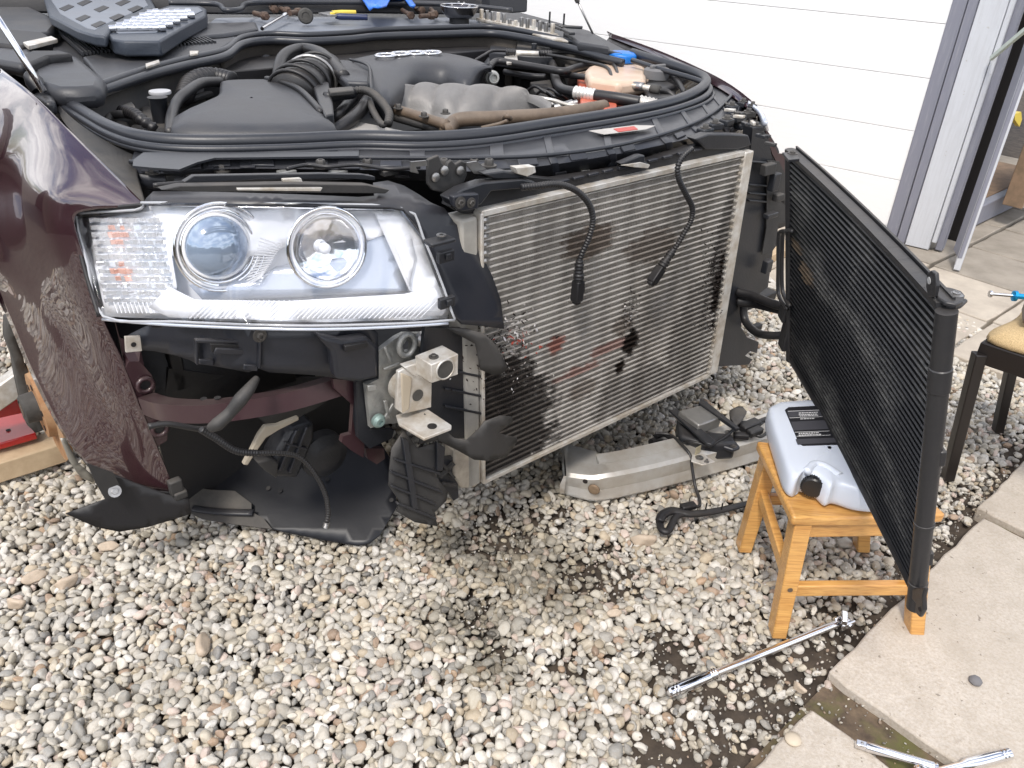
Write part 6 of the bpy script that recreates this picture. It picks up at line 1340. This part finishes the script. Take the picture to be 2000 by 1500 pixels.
t, d, Ln = chrome_bar('breaker_bar', 'long chrome breaker bar lying across the gravel by the stool leg', p, q, .0085, .0125, 0)
s = d.cross(ZZ).normalized()
hq = PZ(1652, 1214, .024)
mesh('fork', join(box(hq+s*.011-d*.004, (d, s, ZZ), (.040, .006, .020)), box(hq-s*.011-d*.004, (d, s, ZZ), (.040, .006, .020))), M['chrome'], t, bevel=.003)
mesh('pivot_pin', lathe(hq-s*.017, s, [(.006, 0), (.007, .002), (.007, .032), (.006, .034)], 16), M['chrome'], t, smooth='auto')
mesh('swivel_head', join(lathe(hq-s*.0075, s, [(.012, 0), (.012, .015)], 20), box(hq-d*.010-s*.0+ZZ*.016+(-s)*.0, ((-d*.6+s*.6).normalized(), (-d*.6+s*.6).normalized().cross(ZZ), ZZ), (.034, .013, .013))), M['chrome'], t, bevel=.0015)
p = PZ(1972, 1472, .024); q = PZ(1800, 1515, .024)
t2, d2, L2 = chrome_bar('ratchet', 'chrome ratchet handle lying on the slab at the bottom right corner', p, q, .0075, .0115, 0)
mesh('head', lathe(q-ZZ*.012, ZZ, [(.014, 0), (.018, .003), (.018, .020), (.012, .024)], 24), M['chrome'], t2, smooth='auto')
p = PZ(1672, 1452, .022); q = PZ(1830, 1500, .022); d = (q-p).normalized()
t3 = thing('extension_bar', 'chrome extension bar with square end lying over the slab joint', 'tool', p.copy())
mesh('shaft', lathe(p, d, [(.0085, .018), (.0095, .020), (.0095, .06), (.0095, .14), (.008, .142), (.0095, .146), (.0095, (q-p).length)], 20), M['chrome'], t3, smooth='auto')
mesh('square_drive', box(p+d*.010, (d, d.cross(ZZ), ZZ), (.022, .013, .013)), M['chrome'], t3, bevel=.0015)
mesh('drive_ball', lathe(p+d*.010+ZZ*.006, ZZ, [(.003, 0), (.003, .001), (.001, .002)], 10), M['steel'], t3)
tag(mesh('stone', ([v*1. for v in []], []) if False else lathe(PZ(1903, 1334, .010), ZZ, [(.004, 0), (.013, .003), (.015, .008), (.011, .014), (.004, .017)], 7), mat('dark_stone', (.16, .155, .16), .8, bump=.5), None, base=True, bevel=.002), 'single dark grey stone lying on the big concrete slab', 'stone')
tag(mesh('stone', lathe(PZ(1548, 1446, .011), ZZ, [(.010, 0), (.017, .003), (.016, .007), (.006, .010)], 14), mat('cream_stone', (.55, .47, .36), .8), None, base=True, smooth=True), 'flat cream pebble lying on the slab at the bottom', 'stone')
tag(mesh('leaf', lathe(PZ(1950, 1365, .012)+ZZ*.002, ZZ, [(.008, 0), (.012, .001), (.004, .003)], 8), M['tan'], None, base=True), 'small brown crumb of debris on the big concrete slab', 'debris') if False else None
# ------------------------------------------------------------------ bumper beam on the gravel
bt = thing('bumper_beam', 'bare aluminium bumper beam lying on the gravel, bent at its open end', 'bumper beam', PZ(1230, 950))
# path along its lower front edge, from the open end to under the stool
path = [PZ(1102, 974), PZ(1148, 986), PZ(1180, 986), PZ(1222, 978), PZ(1290, 962), (PZ(1400, 932)), PZ(1500, 902), PZ(1580, 872)]
hgt = .090; wid = .105
cross = []
for i, p in enumerate(path):
    tdir = (path[min(i+1, len(path)-1)]-path[max(i-1, 0)]).normalized(); n = Vector((-tdir.y, tdir.x, 0))
    if i == 0: n = (n+Vector((-.35, .4, 0))).normalized()
    h = hgt*(1.0 if i > 2 else (.80, .92, 1.)[i]); w_ = wid*(1.0 if i > 2 else (1.5, 1.25, 1.05)[i])
    p = p+ZZ*.012
    cross.append([p+n*.008, p+ZZ*.008, p+ZZ*(h*.45)+n*.004, p+ZZ*(h*.52)+n*.001, p+ZZ*(h-.008), p+n*.010+ZZ*h, p+n*(w_*.45)+ZZ*(h+.002), p+n*(w_*.52)+ZZ*(h-.002), p+n*(w_-.01)+ZZ*h, p+n*w_+ZZ*(h-.01), p+n*w_+ZZ*.008, p+n*(w_-.008)])
cols = [smoothp([c[k] for c in cross], 4) for k in range(12)]
rws = [[cols[k][i] for k in range(12)]+[cols[0][i]] for i in range(len(cols[0]))]
mesh('beam', facing(grid(rws)), M['alu'], bt, smooth='auto', solid=.003, soff=-1, ang=30)
mesh('end_web', prism([rws[2][k]+(rws[3][1]-rws[0][1])*.3 for k in (2, 4, 8, 10)], (rws[3][1]-rws[0][1]).normalized()*.003), M['alu'], bt)  # plain aluminium web just inside the beam end
e0 = rws[0]
ec_ = sum(e0[:-1], Vector())/12; tdv = (rws[4][1]-rws[0][1]).normalized()
mesh('open_end_shade', prism([ec_+(p-ec_)*.93+tdv*.006 for p in e0[:-1]], tdv*.004), M['soot_and_hole_shade'], bt)  # dark plate painting the shade inside the hollow beam
mesh('torn_flange', facing(grid([[e0[0], e0[2], e0[4]], [e0[0]-U*.006+V*.012-ZZ*.006, e0[2]-U*.010+V*.012-ZZ*.004, e0[4]-U*.004+V*.006]])), M['rawalu'], bt, solid=.003)
tn = Vector((-(path[1]-path[0]).y, (path[1]-path[0]).x, 0)).normalized()
pf = PN(1143, 940, path[1]-tn*.004, tn); mesh('slot_hole', lathe(pf, -tn, [(.007, 0), (.007, .001)], 14), M['soot_and_hole_shade'], bt)
pf2 = PN(1160, 956, path[1]-tn*.004, tn); mesh('dent', lathe(pf2, -tn, [(.017, 0), (.013, .003), (.004, .001)], 16), mat('dent_brown', (.28, .2, .13), .6, metal=.4), bt, smooth=True)
hb_ = .1
mesh('bracket_tab', prism(ZP([(1352, 888), (1372, 885), (1397, 902), (1372, 908), (1350, 900)], .105), ZZ*-.004), M['rawalu'], bt, bevel=.001)
pt = PZ(1362, 886, .105)
mesh('bracket_tab', box(pt+ZZ*.012, (U, V, ZZ), (.022, .003, .026)), mat('zinc_yellow', (.5, .45, .32), .4, metal=.6), bt, bevel=.001)
hexbolt(PZ(1366, 894, .106), ZZ, .007, .004, bt, M['steel']); hexbolt(PZ(1380, 902, .106), ZZ, .004, .007, bt, M['steel'])
# ------------------------------------------------------------------ sensor unit on the beam
BZ = .11
un = thing('sensor_unit', 'black bracket with flat silver control box resting on the aluminium beam', 'sensor', PZ(1370, 820, .02))
bx_ = z2(.25, 1040, 740, (1140, 250), (1350, 195), (1475, 300), (1300, 362))
mesh('silver_box', prism(ZP(bx_, .165), ZZ*-.035), mat('brushed_silver_box', (.42, .41, .39), .4, metal=.7, var=.25), un, bevel=.004)
mesh('side_plate', prism(ZP(z2(.25, 1040, 740, (1060, 235), (1140, 240), (1430, 480), (1400, 512), (1360, 500)), .150), ZZ*-.008), M['black'], un, bevel=.002)
mesh('side_plate', prism(ZP(z2(.25, 1040, 740, (1310, 150), (1340, 160), (1620, 380), (1590, 385), (1300, 185)), .172), ZZ*-.012), M['black'], un, bevel=.002)
mesh('motor', lathe(PZ(1348, 842, .08), (U*.3-V*.9), [(.05, -.02), (.05, .01), (.035, .02), (.02, .02)], 26), M['black'], un, smooth='auto')
mesh('body', prism(ZP(z2(.25, 1040, 740, (1130, 290), (1300, 400), (1560, 420), (1600, 500), (1340, 510), (1150, 440)), .125), ZZ*-.06), M['black'], un, bevel=.01)
mesh('foot', prism(ZP(z2(.25, 1040, 740, (1350, 400), (1560, 450), (1625, 530), (1570, 552), (1460, 515), (1340, 480)), .115), ZZ*-.012), M['navy'], un, bevel=.004)
hexbolt(PZ(1394, 862, .118), ZZ, .007, .005, un, M['steel']); hexbolt(PZ(1422, 845, .125), ZZ, .006, .005, un, M['steel']); hexbolt(PZ(1433, 871, .116), ZZ, .006, .003, un)
wg = thing('plastic_flap', 'dark grey curved plastic flap standing behind the silver control box', 'flap', PZ(1440, 812, .1))
mesh('flap', sheet(z2(.25, 1040, 740, (1540, 245), (1600, 215), (1640, 215), (1675, 255), (1640, 320), (1590, 365), (1545, 300)), fZ(.16), 10), M['grime'], wg, solid=.008, smooth=True)
def cable(name, label, pts, r, m=None, z=None, group=None):
    P_ = [PZ(x, y, zz) for x, y, zz in pts]
    return tag(mesh(name, tube(P_, r, 8, 8), m or M['hose'], None, smooth=True, base=True), label, 'cable', group)
cable('cable', 'thin black cable hanging from the sensor unit over the beam to the loose trim', [(1280, 846, .10), (1310, 850, .10), (1335, 872, .11), (1348, 890, .10), (1352, 915, .07), (1358, 950, .03), (1366, 975, .02), (1366, 988, .02), (1356, 990, .02)], .0045)
cable('cable', 'black cable looping between the sensor unit and the stool', [(1385, 872, .12), (1420, 850, .13), (1450, 825, .13), (1480, 830, .13), (1496, 822, .12), (1502, 838, .12), (1488, 852, .12), (1470, 848, .12)], .005)
cable('cable', 'short black cable lying along the back of the sensor unit', [(1290, 858, .04), (1315, 866, .06), (1345, 862, .12), (1390, 873, .12)], .004)
hn = thing('wiring_harness', 'black taped wiring plugs lying on the gravel behind the beam', 'wiring', PZ(1270, 880, 0))
for nm, g, m in (('plug', tube(ZP([(1234, 882), (1250, 888), (1272, 880)], .022), .016, 10, 4), 'hose'), ('plug', tube(ZP([(1272, 865), (1290, 858), (1310, 862)], .04), .013, 10, 4), 'dark'), ('lead', tube(ZP([(1276, 862), (1276, 876), (1282, 884)], .03), .009, 8, 5), 'hose'), ('plug', tube(ZP([(1275, 886), (1300, 882), (1322, 876)], .03), .017, 10, 4), 'dark'), ('lead', tube(ZP([(1280, 852), (1300, 848), (1330, 868)], .06), .008, 8, 4), 'hose')):
    mesh(nm, g, M[m], hn, smooth='auto')
cn = thing('connector_bundle', 'black cable plugs piled between the sensor unit and the stool', 'wiring', PZ(1470, 830, .1))
for nm, g in (('plug', bar(PZ(1448, 838, .13), PZ(1480, 824, .13), .03, .022)), ('plug', bar(PZ(1432, 850, .12), PZ(1462, 852, .12), .022, .018)), ('plug', bar(PZ(1462, 848, .13), PZ(1486, 838, .13), .024, .02)), ('plug', bar(PZ(1478, 826, .13), PZ(1498, 818, .13), .014, .014))):
    mesh(nm, g, M['hose'], cn, bevel=.004)
# loose black trim with folded end
tm = thing('loose_trim', 'black rubber trim strip with a looped end lying on the gravel before the beam', 'trim', PZ(1350, 1010, 0))
mesh('strip', tube([PZ(*q) for q in ((1288, 1018, .03), (1294, 1006, .035), (1310, 998, .036), (1330, 1000, .034), (1352, 1004, .03), (1400, 998, .024), (1450, 986, .02), (1500, 975, .018))], [.012, .014, .013, .012, .011, .010, .008], 8, 8, flat=.7), M['hose'], tm, smooth=True)
mesh('strip', tube([PZ(*q) for q in ((1288, 1018, .02), (1292, 1034, .022), (1304, 1038, .022), (1312, 1024, .024), (1322, 1008, .03), (1345, 1002, .03))], .010, 8, 8, flat=.8), M['dark'], tm, smooth=True)
mesh('trim_clip', bar(PZ(1330, 992, .04), PZ(1358, 986, .04), .022, .016), M['dark'], tm, bevel=.004)
for x in (1378, 1409): mesh('pin', bar(PZ(x, 995, .03), PZ(x, 995, .03)+ZZ*.022, .003, .003, U), M['hose'], tm)
# ------------------------------------------------------------------ black chair with tan seat, far right
ch = thing('chair', 'black wooden chair with a tan woven seat pad on the gravel at the right edge', 'chair', PZ(1960, 850))
c1 = PZ(1850, 935); c2 = PZ(1948, 842)
SH = PH(1925, 668, c1).z
cd1 = (c2-c1).normalized(); 
top1 = PZ(1922, 672, .0)
def post_(foot, w_, h, lean=Vector((0, 0, 0)), nm='leg'): 
    return mesh(nm, prism([foot+Vector((i*w_/2*.85, j*w_/2*.85, 0)) for i, j in ((-1, -1), (1, -1), (1, 1), (-1, 1))], ZZ*h+lean), M['chairblack'], ch, bevel=.003)
hs_ = .47
tA = PZ(1913, 690, hs_-.03); 
post_(c1, .036, hs_-.03, Vector((tA.x-c1.x, tA.y-c1.y, 0)))
tB = PZ(1990, 640, hs_-.04)
post_(c2, .034, hs_-.06, Vector((tB.x-c2.x, tB.y-c2.y, 0))*.9)
e_ = JU
sA = PZ(1915, 668, hs_); sB = PZ(2010, 605, hs_) ; sC = PZ(2100, 745, hs_)
ax_ = (PZ(1915, 668, hs_)-PZ(2000, 696, hs_)).normalized()*-1
bx2 = (PZ(1998, 610, hs_)-sA).normalized()
mesh('front_rail', prism([sA-ZZ*.0, sA+ax_*.40, sA+ax_*.40-ZZ*.06, sA-ZZ*.06], bx2*.03), M['chairblack'], ch, bevel=.004)
mesh('side_rail', prism([sA+bx2*.032, sA+bx2*.38, sA+bx2*.38-ZZ*.06, sA+bx2*.032-ZZ*.06], ax_*.03), M['chairblack'], ch, bevel=.004)
cu = [sA+ax_*.005+bx2*.01, sA+ax_*.39+bx2*.01, sA+ax_*.39+bx2*.37, sA+ax_*.005+bx2*.37]; cc3 = sum(cu, Vector())/4
mesh('seat_pad', grid([cl(smoothp([cc3+(p-cc3)*k+ZZ*h for p in [cu[0], cu[0].lerp(cu[1], .5), cu[1], cu[1].lerp(cu[2], .5), cu[2], cu[2].lerp(cu[3], .5), cu[3], cu[3].lerp(cu[0], .5)]], 5, True)) for k, h in ((.02, .040), (.6, .038), (.85, .030), (.96, .016), (.97, .002), (.9, 0))]), M['cushion'], ch, smooth=True)
post_(c1+ax_*.42, .036, hs_-.03); post_(c2+ax_*.42, .034, hs_-.06)
ty = sA+ax_*.30+bx2*.10+ZZ*.05
tag(mesh('tool_handle', prism([PZ(x, y, hs_+.05) for x, y in ((1994, 606), (2060, 600), (2060, 640), (1996, 632))], ZZ*.03), M['tan'], None, bevel=.004, base=True), 'brown handle of a tool lying on the tan chair seat', 'tool')
sp = thing('blue_spindle', 'small chrome and blue anodised spindle standing above the chair seat', 'tool', PZ(1965, 578, hs_+.05))
a, b = PZ(1935, 574, hs_+.055), PZ(2030, 582, hs_+.055); d = (b-a).normalized()
mesh('shaft', tube([a, a.lerp(b, .5)], .0045, 12, 2), M['chrome'], sp, smooth='auto')
mesh('blue_barrel', tube([a.lerp(b, .5), b], .008, 14, 2), M['cyan'], sp, smooth='auto')
mesh('end_button', lathe(a-d*.004, d, [(.009, 0), (.010, .002), (.010, .006), (.005, .008)], 18), M['chrome'], sp, smooth='auto')
mesh('collar', lathe(a.lerp(b, .48), d, [(.006, -.004), (.015, -.002), (.015, .006), (.008, .008)], 20), M['cyan'], sp, smooth='auto')
# ------------------------------------------------------------------ behind the radiator, far right of it
tag(mesh('timber_offcut', box(PZ(1508, 500, .01)+ZZ*.02, (JU, JV, ZZ), (.30, .10, .04)), M['plank'], None, bevel=.003, base=True), 'pale timber offcut lying on the ground beyond the radiator', 'timber')
pl = thing('metal_plate', 'thin bare metal plate with a hole lying beyond the radiator hoses', 'plate', PZ(1510, 555, .02))
mesh('plate', prism(ZP([(1484, 545), (1502, 540), (1518, 556), (1515, 566), (1490, 558)], .03), ZZ*.003), M['rawalu'], pl)
mesh('plate_hole', lathe(PZ(1502, 551, .0335), ZZ, [(.008, 0), (.008, .0006)], 12), M['soot_and_hole_shade'], pl)
# ------------------------------------------------------------------ left: jack and plank beside the hub
tag(mesh('timber_plank', prism([PZ(x, y, .075) for x, y in ((-160, 925), (0, 872), (95, 842), (122, 868), (0, 905), (-160, 958))], ZZ*-.06), M['plank'], None, bevel=.003, base=True), 'pale timber plank lying on the gravel under the wheel hub', 'timber')
jk = thing('floor_jack', 'red and silver metal jack standing on the plank beside the hub', 'jack', PZ(0, 830, .08))
mesh('red_plate', prism([PZ(x, y, .11) for x, y in ((-150, 815), (0, 806), (50, 800), (70, 846), (0, 866), (-150, 890))], ZZ*-.02), M['red'], jk, bevel=.003)
mesh('hole', lathe(PZ(16, 840, .112), ZZ, [(.006, 0), (.006, .0006)], 12), M['soot_and_hole_shade'], jk)
jb = CW(-.95, .95, 0)
mesh('silver_arm', prism([PB(x, y, .98) for x, y in ((-150, 800), (0, 752), (30, 730), (42, 728), (42, 775), (0, 804), (-150, 855))], V*.04), M['rawalu'], jk, bevel=.004)
mesh('red_side', prism([PB(x, y, 1.04) for x, y in ((-150, 800), (0, 790), (55, 770), (55, 805), (-150, 850))], V*.02), M['red'], jk, bevel=.003)
